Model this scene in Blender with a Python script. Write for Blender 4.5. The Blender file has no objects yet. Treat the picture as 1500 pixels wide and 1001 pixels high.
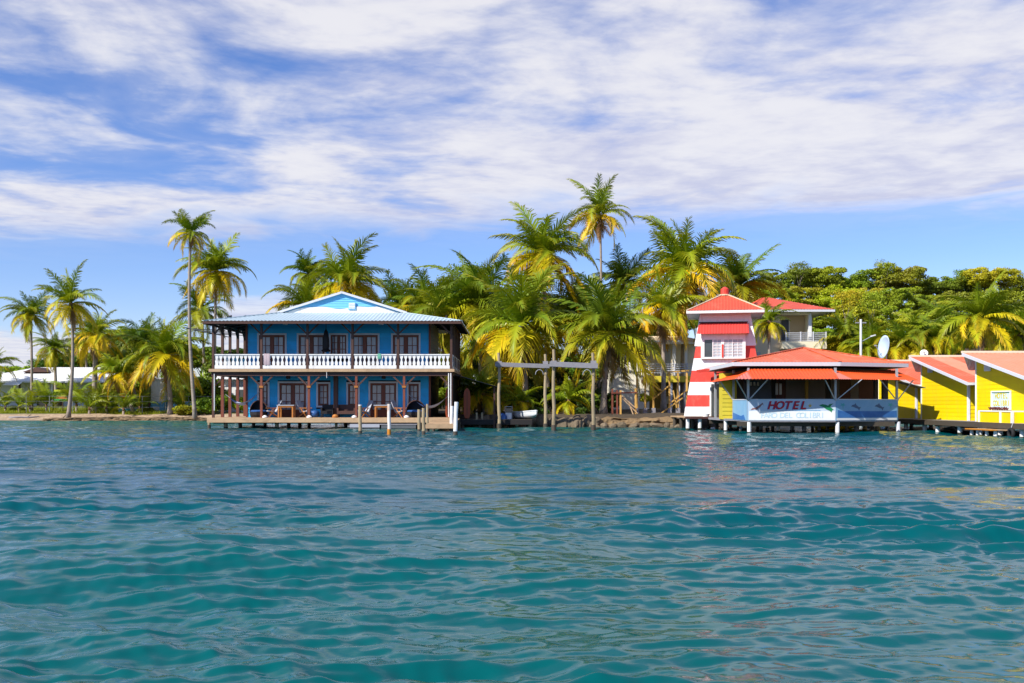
import bpy, math, random
import numpy as np
from mathutils import Vector, Matrix, noise as mnoise

random.seed(7)
rng = np.random.default_rng(11)
S = bpy.context.scene
COL = S.collection
R = math.radians
PI = math.pi

# ------------------------------------------------------------------ camera
F = 1458.333          # focal length in pixels of the 1500 px wide picture (35 mm)
HY = 591.0            # picture row of the horizon
CAMH = 1.6            # eye height over the water (small boat)
cd = bpy.data.cameras.new('camera')
cam = bpy.data.objects.new('camera', cd)
COL.objects.link(cam)
cam.location = (0, 0, CAMH)
cam.rotation_euler = (R(90), 0, 0)
cd.lens = 35
cd.sensor_width = 36
cd.shift_y = (HY - 500.5) / 1500
cd.clip_start = 0.1
cd.clip_end = 20000
S.camera = cam

# ------------------------------------------------------------------ light
SUN_EL, SUN_AZ = R(40.5), R(51)       # azimuth measured to the left of straight behind the camera
SUN_DIR = Vector((-math.sin(SUN_AZ) * math.cos(SUN_EL), -math.cos(SUN_AZ) * math.cos(SUN_EL), math.sin(SUN_EL)))
sd = bpy.data.lights.new('sun', 'SUN')
sd.energy = 4.7
sd.angle = R(0.55)
sd.color = (1.0, 0.95, 0.86)
so = bpy.data.objects.new('sun', sd)
COL.objects.link(so)
so.rotation_euler = SUN_DIR.to_track_quat('Z', 'Y').to_euler()
so.location = (-40, -40, 60)

S.view_settings.view_transform = 'Standard'
S.view_settings.look = 'None'
S.view_settings.exposure = 0.5
S.view_settings.gamma = 1
S.view_settings.use_curve_mapping = False
S.render.engine = 'CYCLES'
S.cycles.max_bounces = 6
S.cycles.transparent_max_bounces = 6
S.cycles.use_denoising = True
S.cycles.caustics_reflective = False
S.cycles.caustics_refractive = False


class NT:
    """small helper to write node trees"""
    def __init__(self, tree):
        self.t = tree
        tree.nodes.clear()

    def n(self, typ, **kw):
        nd = self.t.nodes.new(typ)
        for k, v in kw.items():
            if k.startswith('i_'):
                key = k[2:]
                nd.inputs[int(key) if key.isdigit() else key.replace('_', ' ')].default_value = v
            else:
                setattr(nd, k, v)
        return nd

    def l(self, a, b):
        self.t.links.new(a, b)

    def math(self, op, a, b=None, c=None, clamp=False):
        nd = self.t.nodes.new('ShaderNodeMath')
        nd.operation = op
        nd.use_clamp = clamp
        for i, v in enumerate((a, b, c)):
            if v is None:
                continue
            if isinstance(v, (int, float)):
                nd.inputs[i].default_value = v
            else:
                self.l(v, nd.inputs[i])
        return nd.outputs[0]

    def smooth(self, v, lo, hi):
        nd = self.t.nodes.new('ShaderNodeMapRange')
        nd.interpolation_type = 'SMOOTHSTEP'
        nd.inputs['From Min'].default_value = lo
        nd.inputs['From Max'].default_value = hi
        self.l(v, nd.inputs['Value'])
        return nd.outputs['Result']

    def mix(self, fac, a, b, blend='MIX'):
        nd = self.t.nodes.new('ShaderNodeMix')
        nd.data_type = 'RGBA'
        nd.blend_type = blend
        for sock, v in ((nd.inputs[0], fac), (nd.inputs[6], a), (nd.inputs[7], b)):
            if isinstance(v, (int, float)):
                sock.default_value = v
            elif isinstance(v, tuple):
                sock.default_value = v if len(v) == 4 else v + (1,)
            else:
                self.l(v, sock)
        return nd.outputs[2]

    def noise(self, vec, scale, detail=4, rough=.55, dist=0.0):
        nd = self.t.nodes.new('ShaderNodeTexNoise')
        nd.inputs['Scale'].default_value = scale
        nd.inputs['Detail'].default_value = detail
        nd.inputs['Roughness'].default_value = rough
        nd.inputs['Distortion'].default_value = dist
        if vec is not None:
            self.l(vec, nd.inputs['Vector'])
        return nd.outputs['Fac']

    def mapping(self, vec, scale=(1, 1, 1), loc=(0, 0, 0), rot=(0, 0, 0)):
        nd = self.t.nodes.new('ShaderNodeMapping')
        nd.inputs['Scale'].default_value = scale
        nd.inputs['Location'].default_value = loc
        nd.inputs['Rotation'].default_value = rot
        self.l(vec, nd.inputs['Vector'])
        return nd.outputs['Vector']


# ------------------------------------------------------------------ sky with a broken cloud sheet
W = bpy.data.worlds.new('World')
S.world = W
W.use_nodes = True
g = NT(W.node_tree)
sky = g.n('ShaderNodeTexSky', sky_type='NISHITA', sun_disc=False, sun_elevation=SUN_EL,
          sun_rotation=R(180) + SUN_AZ, altitude=0, air_density=1.0, dust_density=0.0, ozone_density=2.2)
hs = g.n('ShaderNodeHueSaturation')
hs.inputs['Saturation'].default_value = 1.18
g.l(sky.outputs[0], hs.inputs['Color'])
bg1 = g.n('ShaderNodeBackground')
bg1.inputs['Strength'].default_value = 0.118
g.l(g.mix(1.0, hs.outputs[0], (.70, .71, .96), 'MULTIPLY'), bg1.inputs['Color'])
tc = g.n('ShaderNodeTexCoord')
sep = g.n('ShaderNodeSeparateXYZ')
g.l(tc.outputs['Generated'], sep.inputs[0])
zc = g.math('MAXIMUM', sep.outputs[2], 0.03)
u = g.math('DIVIDE', sep.outputs[0], zc)
v = g.math('DIVIDE', sep.outputs[1], zc)
cmb = g.n('ShaderNodeCombineXYZ')
g.l(u, cmb.inputs[0]); g.l(v, cmb.inputs[1])
pl = cmb.outputs[0]
m1 = g.mapping(pl, scale=(.62, .62, 1), loc=(2.6, 0.35, 0), rot=(0, 0, R(-8)))
nA = g.noise(m1, .55, 6, .55, .35)               # large banks
m2 = g.mapping(pl, scale=(1.0, .85, 1), loc=(.4, 5.3, 0), rot=(0, 0, R(-14)))
nB = g.noise(m2, 1.55, 7, .54, .6)                # billows and streaks
m3 = g.mapping(pl, scale=(1, 1.1, 1), rot=(0, 0, R(-10)))
nC = g.noise(m3, 6.0, 5, .6, .2)
dens = g.math('ADD', g.math('MULTIPLY', nA, 1.25), g.math('ADD', g.math('MULTIPLY', nB, .62), g.math('MULTIPLY', g.math('SUBTRACT', nC, .12), .17)))
# the sheet ends towards the horizon with a ragged rim, farther away on the left than on the right
rim = g.math('ADD', v, g.math('ADD', g.math('MULTIPLY', u, .16), g.math('MULTIPLY', g.math('SUBTRACT', nB, .5), 2.2)))
edge = g.smooth(rim, 6.1, 4.7)
cov = g.smooth(dens, .72, 1.02)
cov = g.math('MULTIPLY', cov, edge)
# faint veil over the whole sheet
veil = g.math('MULTIPLY', g.smooth(rim, 7.2, 4.4), g.smooth(nB, .30, .75))
veil = g.math('MULTIPLY', veil, .38)
cov = g.math('MAXIMUM', cov, veil)
# the bank of cloud breaks up again overhead, as its upper rim in the picture begins to
over = g.smooth(g.math('ADD', v, g.math('MULTIPLY', g.math('SUBTRACT', nB, .5), 1.6)), .9, 2.5)
cov = g.math('MULTIPLY', cov, g.math('ADD', .22, g.math('MULTIPLY', over, .78)))
cov = g.math('MULTIPLY', cov, .93)
# small cumulus low over the land
az = g.math('ARCTAN2', sep.outputs[0], sep.outputs[1])
cq = g.n('ShaderNodeCombineXYZ')
g.l(g.math('MULTIPLY', az, 10.0), cq.inputs[0])
g.l(g.math('MULTIPLY', sep.outputs[2], 17.0), cq.inputs[1])
mcu = g.mapping(cq.outputs[0], loc=(3.35, .6, 0))
nD = g.noise(mcu, 1.1, 6, .55, .25)
low = g.math('MULTIPLY', g.smooth(sep.outputs[2], .135, .075), g.smooth(sep.outputs[2], -.02, .02))
near1 = g.math('MULTIPLY', g.smooth(g.math('ABSOLUTE', g.math('ADD', az, .235)), .10, .02), g.smooth(sep.outputs[2], .125, .085))
near2 = g.math('MULTIPLY', g.smooth(g.math('ABSOLUTE', g.math('ADD', az, .47)), .14, .03), g.smooth(sep.outputs[2], .085, .04))
place = g.math('MAXIMUM', near1, near2)
cum = g.math('MULTIPLY', g.smooth(g.math('ADD', nD, g.math('MULTIPLY', place, .48)), .64, .78), low)
cov = g.math('MAXIMUM', cov, g.math('MULTIPLY', cum, .9))
above = g.smooth(sep.outputs[2], .0, .03)
cov = g.math('MULTIPLY', cov, above)
shade = g.smooth(g.math('ADD', nB, g.math('MULTIPLY', nC, .55)), .50, .98)
ccol = g.mix(shade, (.66, .68, .87), (.96, .95, .99))
bg2 = g.n('ShaderNodeBackground')
bg2.inputs['Strength'].default_value = .65
g.l(ccol, bg2.inputs['Color'])
mx = g.n('ShaderNodeMixShader')
g.l(cov, mx.inputs[0]); g.l(bg1.outputs[0], mx.inputs[1]); g.l(bg2.outputs[0], mx.inputs[2])
wo = g.n('ShaderNodeOutputWorld')
g.l(mx.outputs[0], wo.inputs[0])
W.cycles.sampling_method = 'MANUAL'
W.cycles.sample_map_resolution = 1024


# ------------------------------------------------------------------ geometry helpers
def P(px, py, Y):
    """world point at depth Y metres that the photograph shows at (px, py)"""
    return Vector(((px - 750) / F * Y, Y, CAMH + (HY - py) / F * Y))


def PX(px, Y):
    return (px - 750) / F * Y


def PZ(py, Y):
    return CAMH + (HY - py) / F * Y


class MB:
    def __init__(self):
        self.v = []
        self.f = []

    def add(self, vs, fs):
        o = len(self.v)
        self.v += [tuple(p) for p in vs]
        self.f += [tuple(i + o for i in q) for q in fs]

    def box(self, x0, x1, y0, y1, z0, z1):
        self.add([(x0, y0, z0), (x1, y0, z0), (x1, y1, z0), (x0, y1, z0), (x0, y0, z1), (x1, y0, z1), (x1, y1, z1), (x0, y1, z1)],
                 [(0, 3, 2, 1), (4, 5, 6, 7), (0, 1, 5, 4), (1, 2, 6, 5), (2, 3, 7, 6), (3, 0, 4, 7)])
        return self

    def bar(self, a, b, w, h, up=(0, 0, 1)):
        a, b = Vector(a), Vector(b)
        d = (b - a).normalized()
        s = d.cross(Vector(up))
        if s.length < 1e-4:
            s = d.cross(Vector((1, 0, 0)))
        s.normalize()
        t = s.cross(d)
        s = s * w / 2
        t = t * h / 2
        vs = []
        for p in (a, b):
            vs += [p - s - t, p + s - t, p + s + t, p - s + t]
        self.add(vs, [(3, 2, 1, 0), (4, 5, 6, 7), (0, 1, 5, 4), (1, 2, 6, 5), (2, 3, 7, 6), (3, 0, 4, 7)])
        return self

    def tube(self, pts, rad, n=8, cap=True):
        pts = [Vector(p) for p in pts]
        if isinstance(rad, (int, float)):
            rad = [rad] * len(pts)
        vs, fs = [], []
        ref = Vector((.31, .95, .05))
        for i, p in enumerate(pts):
            d = (pts[min(i + 1, len(pts) - 1)] - pts[max(i - 1, 0)]).normalized()
            r0 = ref if abs(d.dot(ref)) < .93 else Vector((1, 0, .1))
            s = d.cross(r0).normalized()
            t = d.cross(s)
            for k in range(n):
                a = 2 * PI * k / n
                vs.append(p + (s * math.cos(a) + t * math.sin(a)) * rad[i])
        for i in range(len(pts) - 1):
            for k in range(n):
                k2 = (k + 1) % n
                fs.append((i * n + k, i * n + k2, (i + 1) * n + k2, (i + 1) * n + k))
        if cap:
            fs.append(tuple(range(n - 1, -1, -1)))
            fs.append(tuple((len(pts) - 1) * n + k for k in range(n)))
        self.add(vs, fs)
        return self

    def prism(self, pts, off):
        pts = [Vector(p) for p in pts]
        off = Vector(off)
        n = len(pts)
        self.add(pts + [p + off for p in pts],
                 [tuple(range(n)), tuple(range(2 * n - 1, n - 1, -1))] + [(i, (i + 1) % n, n + (i + 1) % n, n + i)[::-1] for i in range(n)])
        return self

    def lathe(self, prof, n=16, c=(0, 0, 0)):
        vs, fs = [], []
        for r, z in prof:
            for k in range(n):
                a = 2 * PI * k / n
                vs.append((c[0] + r * math.cos(a), c[1] + r * math.sin(a), c[2] + z))
        for i in range(len(prof) - 1):
            for k in range(n):
                k2 = (k + 1) % n
                fs.append((i * n + k, i * n + k2, (i + 1) * n + k2, (i + 1) * n + k))
        self.add(vs, fs)
        return self

    def mesh(self, name, mat=None, smooth=False):
        me = bpy.data.meshes.new(name)
        me.from_pydata(self.v, [], self.f)
        if mat:
            me.materials.append(mat)
        if smooth:
            me.polygons.foreach_set('use_smooth', [True] * len(me.polygons))
        me.update()
        return me

    def part(self, name, mat, parent, smooth=False, kind=None, label=None):
        return obj(name, self.mesh(name, mat, smooth), parent, kind=kind, label=label)


def obj(name, me, parent=None, loc=None, rot=None, scale=None, kind=None, label=None):
    o = bpy.data.objects.new(name, me)
    COL.objects.link(o)
    if parent:
        o.parent = parent
    if loc is not None:
        o.location = loc
    if rot is not None:
        o.rotation_euler = rot
    if scale is not None:
        o.scale = scale
    if kind:
        o['kind'] = kind
    if label:
        o['label'] = label
    return o


def tag(o, label, cat, group=None):
    o['label'] = label
    o['category'] = cat
    if group:
        o['group'] = group
    return o


def thing(name, label, cat, loc=(0, 0, 0), rz=0, group=None):
    o = bpy.data.objects.new(name, None)
    o.empty_display_size = .2
    COL.objects.link(o)
    o.location = loc
    o.rotation_euler = (0, 0, rz)
    return tag(o, label, cat, group)


_cubes = {}


def cube(name, parent, mat, x0, x1, y0, y1, z0, z1, label=None):
    """a box part; all boxes of one material share one mesh"""
    if mat.name not in _cubes:
        _cubes[mat.name] = MB().box(0, 1, 0, 1, 0, 1).mesh('box_' + mat.name, mat)
    return obj(name, _cubes[mat.name], parent, (x0, y0, z0), None, (x1 - x0, y1 - y0, z1 - z0), label=label)


_claps = {}


def clap(name, parent, mat, loc, length, thick, h, rz=0):
    """one lap-siding board, thicker at its lower edge, facing local -Y"""
    if mat.name not in _claps:
        m = MB()
        m.add([(0, -1, 0), (1, -1, 0), (1, 0, 0), (0, 0, 0), (0, -.3, 1), (1, -.3, 1), (1, 0, 1), (0, 0, 1)],
              [(0, 3, 2, 1), (4, 5, 6, 7), (0, 1, 5, 4), (1, 2, 6, 5), (2, 3, 7, 6), (3, 0, 4, 7)])
        _claps[mat.name] = m.mesh('board_' + mat.name, mat)
    return obj(name, _claps[mat.name], parent, loc, (0, 0, rz), (length, thick, h))


def siding(parent, mat, x0, x1, y, z0, z1, n, openings=(), thick=.035):
    """courses of lap boards on a wall facing -Y, cut round the openings (x0, x1, z0, z1)"""
    h = (z1 - z0) / n
    for i in range(n):
        za, zb = z0 + i * h, z0 + (i + 1) * h
        segs = [(x0, x1)]
        for a, b, c, d in openings:
            if zb > c + .03 and za < d - .03:
                out = []
                for s, e in segs:
                    if b <= s or a >= e:
                        out.append((s, e))
                    else:
                        if a - s > .02:
                            out.append((s, a))
                        if e - b > .02:
                            out.append((b, e))
                segs = out
        for s, e in segs:
            clap('board', parent, mat, (s, y, za), e - s, thick, h)


def clip_poly(pts, a, b, c):
    """keep the part of a 2-D polygon with a*x + b*y <= c"""
    out = []
    for i in range(len(pts)):
        p, q = pts[i], pts[(i + 1) % len(pts)]
        dp, dq = a * p[0] + b * p[1] - c, a * q[0] + b * q[1] - c
        if dp <= 0:
            out.append(p)
        if dp * dq < 0:
            t = dp / (dp - dq)
            out.append((p[0] + (q[0] - p[0]) * t, p[1] + (q[1] - p[1]) * t))
    return out


def roof_facet(parent, poly, mats, pitch=.18, amp=.022, sheet=.9, lift=0.0, name='roof_sheet'):
    """corrugated sheets side by side on a convex facet; poly[0] -> poly[1] is the eave"""
    pts = [Vector(p) for p in poly]
    o = pts[0]
    ud = (pts[1] - o).normalized()
    nrm = ud.cross(pts[2] - pts[1])
    if len(pts) > 3 and nrm.length < 1e-4:
        nrm = ud.cross(pts[3] - pts[1])
    nrm.normalize()
    if nrm.z < 0:
        nrm = -nrm
    vd = nrm.cross(ud)
    p2 = [((p - o).dot(ud), (p - o).dot(vd)) for p in pts]
    umin, umax = min(p[0] for p in p2), max(p[0] for p in p2)

    def span(uu):
        vs = []
        for i in range(len(p2)):
            (a, b), (c, d) = p2[i], p2[(i + 1) % len(p2)]
            if abs(c - a) < 1e-9:
                if abs(uu - a) < 1e-6:
                    vs += [b, d]
                continue
            t = (uu - a) / (c - a)
            if -1e-6 <= t <= 1 + 1e-6:
                vs.append(b + (d - b) * t)
        if not vs:
            return None
        return min(vs), max(vs)

    ns = max(1, round((umax - umin) / sheet))
    w = (umax - umin) / ns
    for s in range(ns):
        k = max(2, int(round(w / pitch)) * 2)
        m = MB()
        prev = None
        for j in range(k + 1):
            uu = umin + s * w + w * j / k
            uu = min(max(uu, umin + 1e-5), umax - 1e-5)
            sp = span(uu)
            if sp is None:
                prev = None
                continue
            off = nrm * (lift + (amp if j % 2 else 0.0) + .002 * (s % 2))
            a = o + ud * uu + vd * sp[0] + off
            b = o + ud * uu + vd * sp[1] + off
            m.v += [tuple(a), tuple(b)]
            i = len(m.v) - 2
            if prev is not None:
                m.f.append((prev, i, i + 1, prev + 1))
            prev = i
        if m.f:
            mt = mats[s % len(mats)] if isinstance(mats, (list, tuple)) else mats
            m.part(name, mt, parent)


def text_mesh(s, size, mat, extrude=.006, shear=0.0, bold=0.0):
    c = bpy.data.curves.new('txt', 'FONT')
    c.body = s
    c.size = size
    c.extrude = extrude
    c.shear = shear
    c.offset = bold
    c.align_x = 'CENTER'
    c.resolution_u = 3
    o = bpy.data.objects.new('txt', c)
    COL.objects.link(o)
    dg = bpy.context.evaluated_depsgraph_get()
    me = bpy.data.meshes.new_from_object(o.evaluated_get(dg))
    bpy.data.objects.remove(o)
    me.materials.clear()
    me.materials.append(mat)
    return me


# ------------------------------------------------------------------ materials
MATS = {}


def mat(name, col, rough=.6, var=.12, scale=2.5, rnd=.06, bump=0.0, bscale=18, spec=.35, metal=0.0, stain=None, sfac=.5, sscale=1.3, stretch=(1, 1, 1)):
    m = bpy.data.materials.new(name)
    m.use_nodes = True
    t = NT(m.node_tree)
    geo = t.n('ShaderNodeNewGeometry')
    pos = t.mapping(geo.outputs['Position'], scale=stretch)
    n1 = t.noise(pos, scale, 5, .6)
    oi = t.n('ShaderNodeObjectInfo')
    val = t.math('ADD', 1.0 - var - rnd, t.math('ADD', t.math('MULTIPLY', n1, 2 * var), t.math('MULTIPLY', oi.outputs['Random'], 2 * rnd)))
    base = col + (1,)
    if stain:
        n2 = t.noise(pos, sscale, 7, .65, .4)
        base = t.mix(t.math('MULTIPLY', t.smooth(n2, .48, .72), sfac), base, stain)
    h = t.n('ShaderNodeHueSaturation')
    t.l(val, h.inputs['Value'])
    if isinstance(base, tuple):
        h.inputs['Color'].default_value = base
    else:
        t.l(base, h.inputs['Color'])
    b = t.n('ShaderNodeBsdfPrincipled')
    t.l(h.outputs[0], b.inputs['Base Color'])
    b.inputs['Roughness'].default_value = rough
    b.inputs['Specular IOR Level'].default_value = spec
    b.inputs['Metallic'].default_value = metal
    if bump:
        bp = t.n('ShaderNodeBump')
        bp.inputs['Strength'].default_value = bump
        bp.inputs['Distance'].default_value = .03
        t.l(t.noise(pos, bscale, 4, .6), bp.inputs['Height'])
        t.l(bp.outputs[0], b.inputs['Normal'])
    o = t.n('ShaderNodeOutputMaterial')
    t.l(b.outputs[0], o.inputs[0])
    MATS[name] = m
    return m


def leaf_mat(name, trans=.35, var=.3, tip=False, rough=.5):
    """leaf material; its colour comes from each object's own colour"""
    m = bpy.data.materials.new(name)
    m.use_nodes = True
    t = NT(m.node_tree)
    oi = t.n('ShaderNodeObjectInfo')
    geo = t.n('ShaderNodeNewGeometry')
    n1 = t.noise(geo.outputs['Position'], 1.1, 4, .6)
    col = oi.outputs['Color']
    if tip:
        at = t.n('ShaderNodeAttribute', attribute_name='along')
        f = t.math('MULTIPLY', t.smooth(t.math('ADD', at.outputs['Fac'], t.math('MULTIPLY', t.math('SUBTRACT', n1, .5), .9)), .35, 1.05), oi.outputs['Alpha'])
        col = t.mix(f, col, (.70, .36, .015, 1))
    h = t.n('ShaderNodeHueSaturation')
    t.l(col, h.inputs['Color'])
    t.l(t.math('ADD', 1 - var, t.math('MULTIPLY', n1, 2 * var)), h.inputs['Value'])
    n2 = t.noise(geo.outputs['Position'], .35, 3, .5)
    t.l(t.math('ADD', .465, t.math('MULTIPLY', n2, .07)), h.inputs['Hue'])
    b = t.n('ShaderNodeBsdfPrincipled')
    t.l(h.outputs[0], b.inputs['Base Color'])
    b.inputs['Roughness'].default_value = rough
    b.inputs['Specular IOR Level'].default_value = .3
    tr = t.n('ShaderNodeBsdfTranslucent')
    t.l(t.mix(1.0, h.outputs[0], (1.0, .95, .45, 1), 'MULTIPLY'), tr.inputs['Color'])
    mx = t.n('ShaderNodeMixShader')
    mx.inputs[0].default_value = trans
    t.l(b.outputs[0], mx.inputs[1]); t.l(tr.outputs[0], mx.inputs[2])
    o = t.n('ShaderNodeOutputMaterial')
    t.l(mx.outputs[0], o.inputs[0])
    MATS[name] = m
    return m


M_blue = mat('blue_paint', (.026, .45, .86), .5, .10, 2, .07, stain=(.02, .13, .33), sfac=.35)
M_gable = mat('light_blue_paint', (.17, .52, .80), .5, .08, 2, .04)
M_white = mat('white_paint', (.80, .80, .79), .5, .06, 3, .03, stain=(.50, .46, .40), sfac=.45, sscale=1.8, stretch=(1.8, 1.8, .5))
M_trim = mat('pale_trim_paint', (.62, .63, .68), .5, .08, 3, .03)
M_brown = mat('dark_brown_wood', (.085, .040, .030), .6, .25, 4, .12, .3)
M_red_wood = mat('red_brown_wood', (.19, .055, .032), .55, .2, 4, .12)
M_orange_wood = mat('teak_wood', (.42, .16, .035), .5, .2, 5, .1)
M_post_wood = mat('weathered_pole_wood', (.36, .28, .17), .8, .3, 5, .1, .5, stain=(.14, .11, .07), sfac=.6, stretch=(2, 2, .4))
M_grey_wood = mat('grey_weathered_wood', (.26, .25, .27), .8, .25, 4, .1, .4)
M_deck = mat('deck_plank_wood', (.46, .31, .18), .75, .22, 3, .16, .4, stain=(.26, .17, .10), sfac=.6)
M_wet = mat('wet_pile_wood', (.075, .060, .045), .5, .3, 5, .1)
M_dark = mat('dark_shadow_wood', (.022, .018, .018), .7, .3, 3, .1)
M_roof_blue = mat('white_roof_metal', (.46, .57, .62), .42, .05, 1.2, .03, spec=.5, stain=(.34, .47, .53), sfac=.35)
M_glass = mat('curtained_glass', (.30, .31, .36), .12, .25, 3, .12, spec=.6)
M_glass_dark = mat('dark_glass', (.045, .055, .06), .08, .3, 2, .1, spec=.6)
M_glass_pale = mat('pale_louvre_glass', (.42, .46, .50), .12, .2, 4, .1, spec=.6)  # pale glass of the tower louvres and the balcony door
M_canvas = mat('grey_canvas', (.40, .41, .46), .8, .1, 4, .05)
M_black = mat('black_rattan', (.012, .011, .013), .6, .3, 6, .1)
M_hammock = mat('hammock_cloth', (.38, .44, .62), .85, .15, 8, .05)
M_towel = mat('mauve_towel', (.38, .31, .34), .9, .1, 5, .05)
M_towel_green = mat('green_towel', (.10, .30, .22), .9, .1, 5, .05)
M_rust = mat('rusty_white_paint', (.76, .74, .70), .6, .08, 4, .03, stain=(.45, .17, .03), sfac=.75, sscale=2.0)
M_rust_orange = mat('orange_rust', (.52, .20, .02), .8, .3, 6, .1)
M_red = mat('red_paint', (.64, .05, .032), .5, .12, 3, .05, stain=(.66, .16, .11), sfac=.45, sscale=1.6, stretch=(1.6, 1.6, .6))
M_red_roof = mat('red_roof_metal', (.58, .085, .042), .45, .10, 1.4, .06, stain=(.68, .18, .11), sfac=.4)
M_coral = mat('coral_roof_metal', (.62, .125, .045), .45, .09, 1.2, .08, stain=(.74, .27, .17), sfac=.5)
M_coral_pale = mat('faded_coral_roof_metal', (.78, .255, .14), .5, .08, 1.2, .05, stain=(.80, .35, .23), sfac=.5)
M_awning = mat('orange_awning_metal', (.68, .085, .018), .42, .07, 1.5, .05)
M_awning_faded = mat('faded_awning_sheet', (.62, .16, .12), .5, .1, 1.5, .05)
M_awning_red = mat('crimson_roof_metal', (.62, .06, .05), .45, .07, 2, .05)
M_cream_edge = mat('cream_ridge_paint', (.82, .68, .52), .5, .08, 3, .04)
M_yellow = mat('yellow_paint', (.86, .63, .0), .5, .06, 1.2, .05, stain=(.78, .50, .03), sfac=.35, sscale=1.5, stretch=(1.5, 1.5, .5))
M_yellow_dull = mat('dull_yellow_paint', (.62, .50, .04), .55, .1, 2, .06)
M_cream = mat('cream_stucco', (.86, .76, .54), .8, .08, 1.5, .03, .2)
M_stucco = mat('white_stucco', (.84, .79, .66), .8, .06, 1.5, .03, .2)
M_tan = mat('tan_stucco', (.68, .54, .36), .8, .08, 1.5, .03, .2)
M_ochre = mat('ochre_wall_paint', (.42, .26, .05), .7, .15, 1.5, .05)
M_timber = mat('new_timber', (.62, .36, .09), .7, .15, 3, .1)
M_steel = mat('galvanised_steel', (.42, .44, .46), .4, .1, 4, .05, metal=.3)
M_under = mat('dark_metal_underside', (.10, .11, .12), .6, .2, 3, .1)
M_panel_blue = mat('mural_sky_blue', (.20, .40, .60), .55, .08, 2, .03, stain=(.32, .50, .66), sfac=.4)
M_panel_sea = mat('mural_sea_blue', (.035, .15, .42), .55, .15, 3, .03, stain=(.07, .24, .55), sfac=.5)
M_panel_pale = mat('sign_pale_blue', (.50, .59, .70), .55, .06, 3, .03, stain=(.68, .70, .74), sfac=.6)
M_panel_white = mat('sign_white', (.78, .78, .77), .55, .05, 3, .03)
M_sign_red = mat('sign_red_letters', (.50, .015, .02), .5, .1, 8, .02)
M_sign_navy = mat('sign_navy_shadow', (.05, .07, .28), .5, .1, 8, .02)
M_sign_pale = mat('sign_sunlit_letters', (.50, .66, .76), .5, .1, 8, .02)  # letters paled by the sunlight put into their blue
M_sign_green = mat('sign_green', (.015, .20, .075), .5, .35, 9, .02)
M_sign_gold = mat('sign_gold', (.62, .40, .09), .5, .1, 8, .02)
M_mural_grey = mat('mural_dolphin_grey', (.07, .13, .24), .5, .2, 6, .02)
M_mural_brown = mat('mural_brown', (.26, .13, .13), .5, .2, 6, .02)
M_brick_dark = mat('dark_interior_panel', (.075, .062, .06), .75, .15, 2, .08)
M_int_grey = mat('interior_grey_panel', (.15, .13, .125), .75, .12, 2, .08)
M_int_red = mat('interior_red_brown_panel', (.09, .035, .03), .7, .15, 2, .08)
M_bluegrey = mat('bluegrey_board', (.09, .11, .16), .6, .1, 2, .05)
M_rock = mat('bank_rock', (.17, .13, .085), .9, .35, 1.6, .15, .8, 6, stain=(.045, .038, .03), sfac=.8)
M_trunk = mat('palm_trunk_bark', (.33, .27, .22), .9, .28, 3, .12, .6, 9, stain=(.16, .12, .09), sfac=.6, stretch=(.6, .6, 2.4))
M_fibre = mat('palm_fibre', (.20, .11, .05), .95, .35, 4, .1, .6, 12, stretch=(3, 3, .6))
M_bark = mat('tree_bark', (.22, .18, .13), .9, .3, 3, .15, .6)
M_coconut = mat('coconut_husk', (.30, .24, .03), .6, .2, 3, .15)
M_frond = leaf_mat('palm_frond_leaf', .27, .32, True, .40)
M_leaf = leaf_mat('broad_leaf', .25, .42, False, .5)
M_grass = leaf_mat('grass_blade', .35, .3)
M_dish = mat('dish_paint', (.50, .62, .80), .4, .06, 3, .02)
M_hull = mat('white_hull', (.78, .79, .80), .3, .04, 3, .02, spec=.5)
M_tarp = mat('blue_tarp', (.03, .10, .30), .5, .2, 4, .02)
M_teal = mat('teal_paint', (.09, .42, .46), .5, .12, 3, .04)
M_skyblue = mat('sky_blue_paint', (.16, .45, .70), .5, .12, 3, .04)
M_green = mat('banner_green', (.03, .32, .07), .6, .1, 3, .02)
M_lime = mat('banner_lime', (.45, .50, .02), .6, .1, 3, .02)
M_tire = mat('black_rubber', (.015, .015, .016), .8, .2, 8, .05)
M_algae = mat('dark_algae_crust', (.035, .040, .022), .7, .4, 9, .1)
M_flower = mat('brown_red_plant', (.16, .035, .03), .7, .3, 12, .1)

# ------------------------------------------------------------------ terrain
def sstep(a, b, x):
    t = min(max((x - a) / (b - a), 0), 1)
    return t * t * (3 - 2 * t)


def shore(X):
    y = 90.5 - 24.2 * sstep(-21, -6, X) + 7.5 * sstep(12.5, 17, X) + 6 * sstep(20, 45, X)
    return y + .7 * math.sin(X * .31) + .35 * math.sin(X * .83 + 1)


def ground_z(X, Y):
    d = Y - shore(X)
    beach = sstep(-4, -20, X)
    if d < 0:
        return max(-2.5, d * .16)
    lowz = .62 * sstep(0, 7, d) + .5 * sstep(7, 30, d)
    bank = .85 * sstep(-.2, 1.4, d) + .35 * sstep(1, 20, d)
    z = lowz * beach + bank * (1 - beach)
    z += 8.5 * sstep(80, 128, Y) * sstep(6, 34, X) + 1.0 * sstep(100, 160, Y)
    z += .12 * (mnoise.noise((X * .35, Y * .35, 0))) * min(1, d * .3)
    return z


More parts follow.
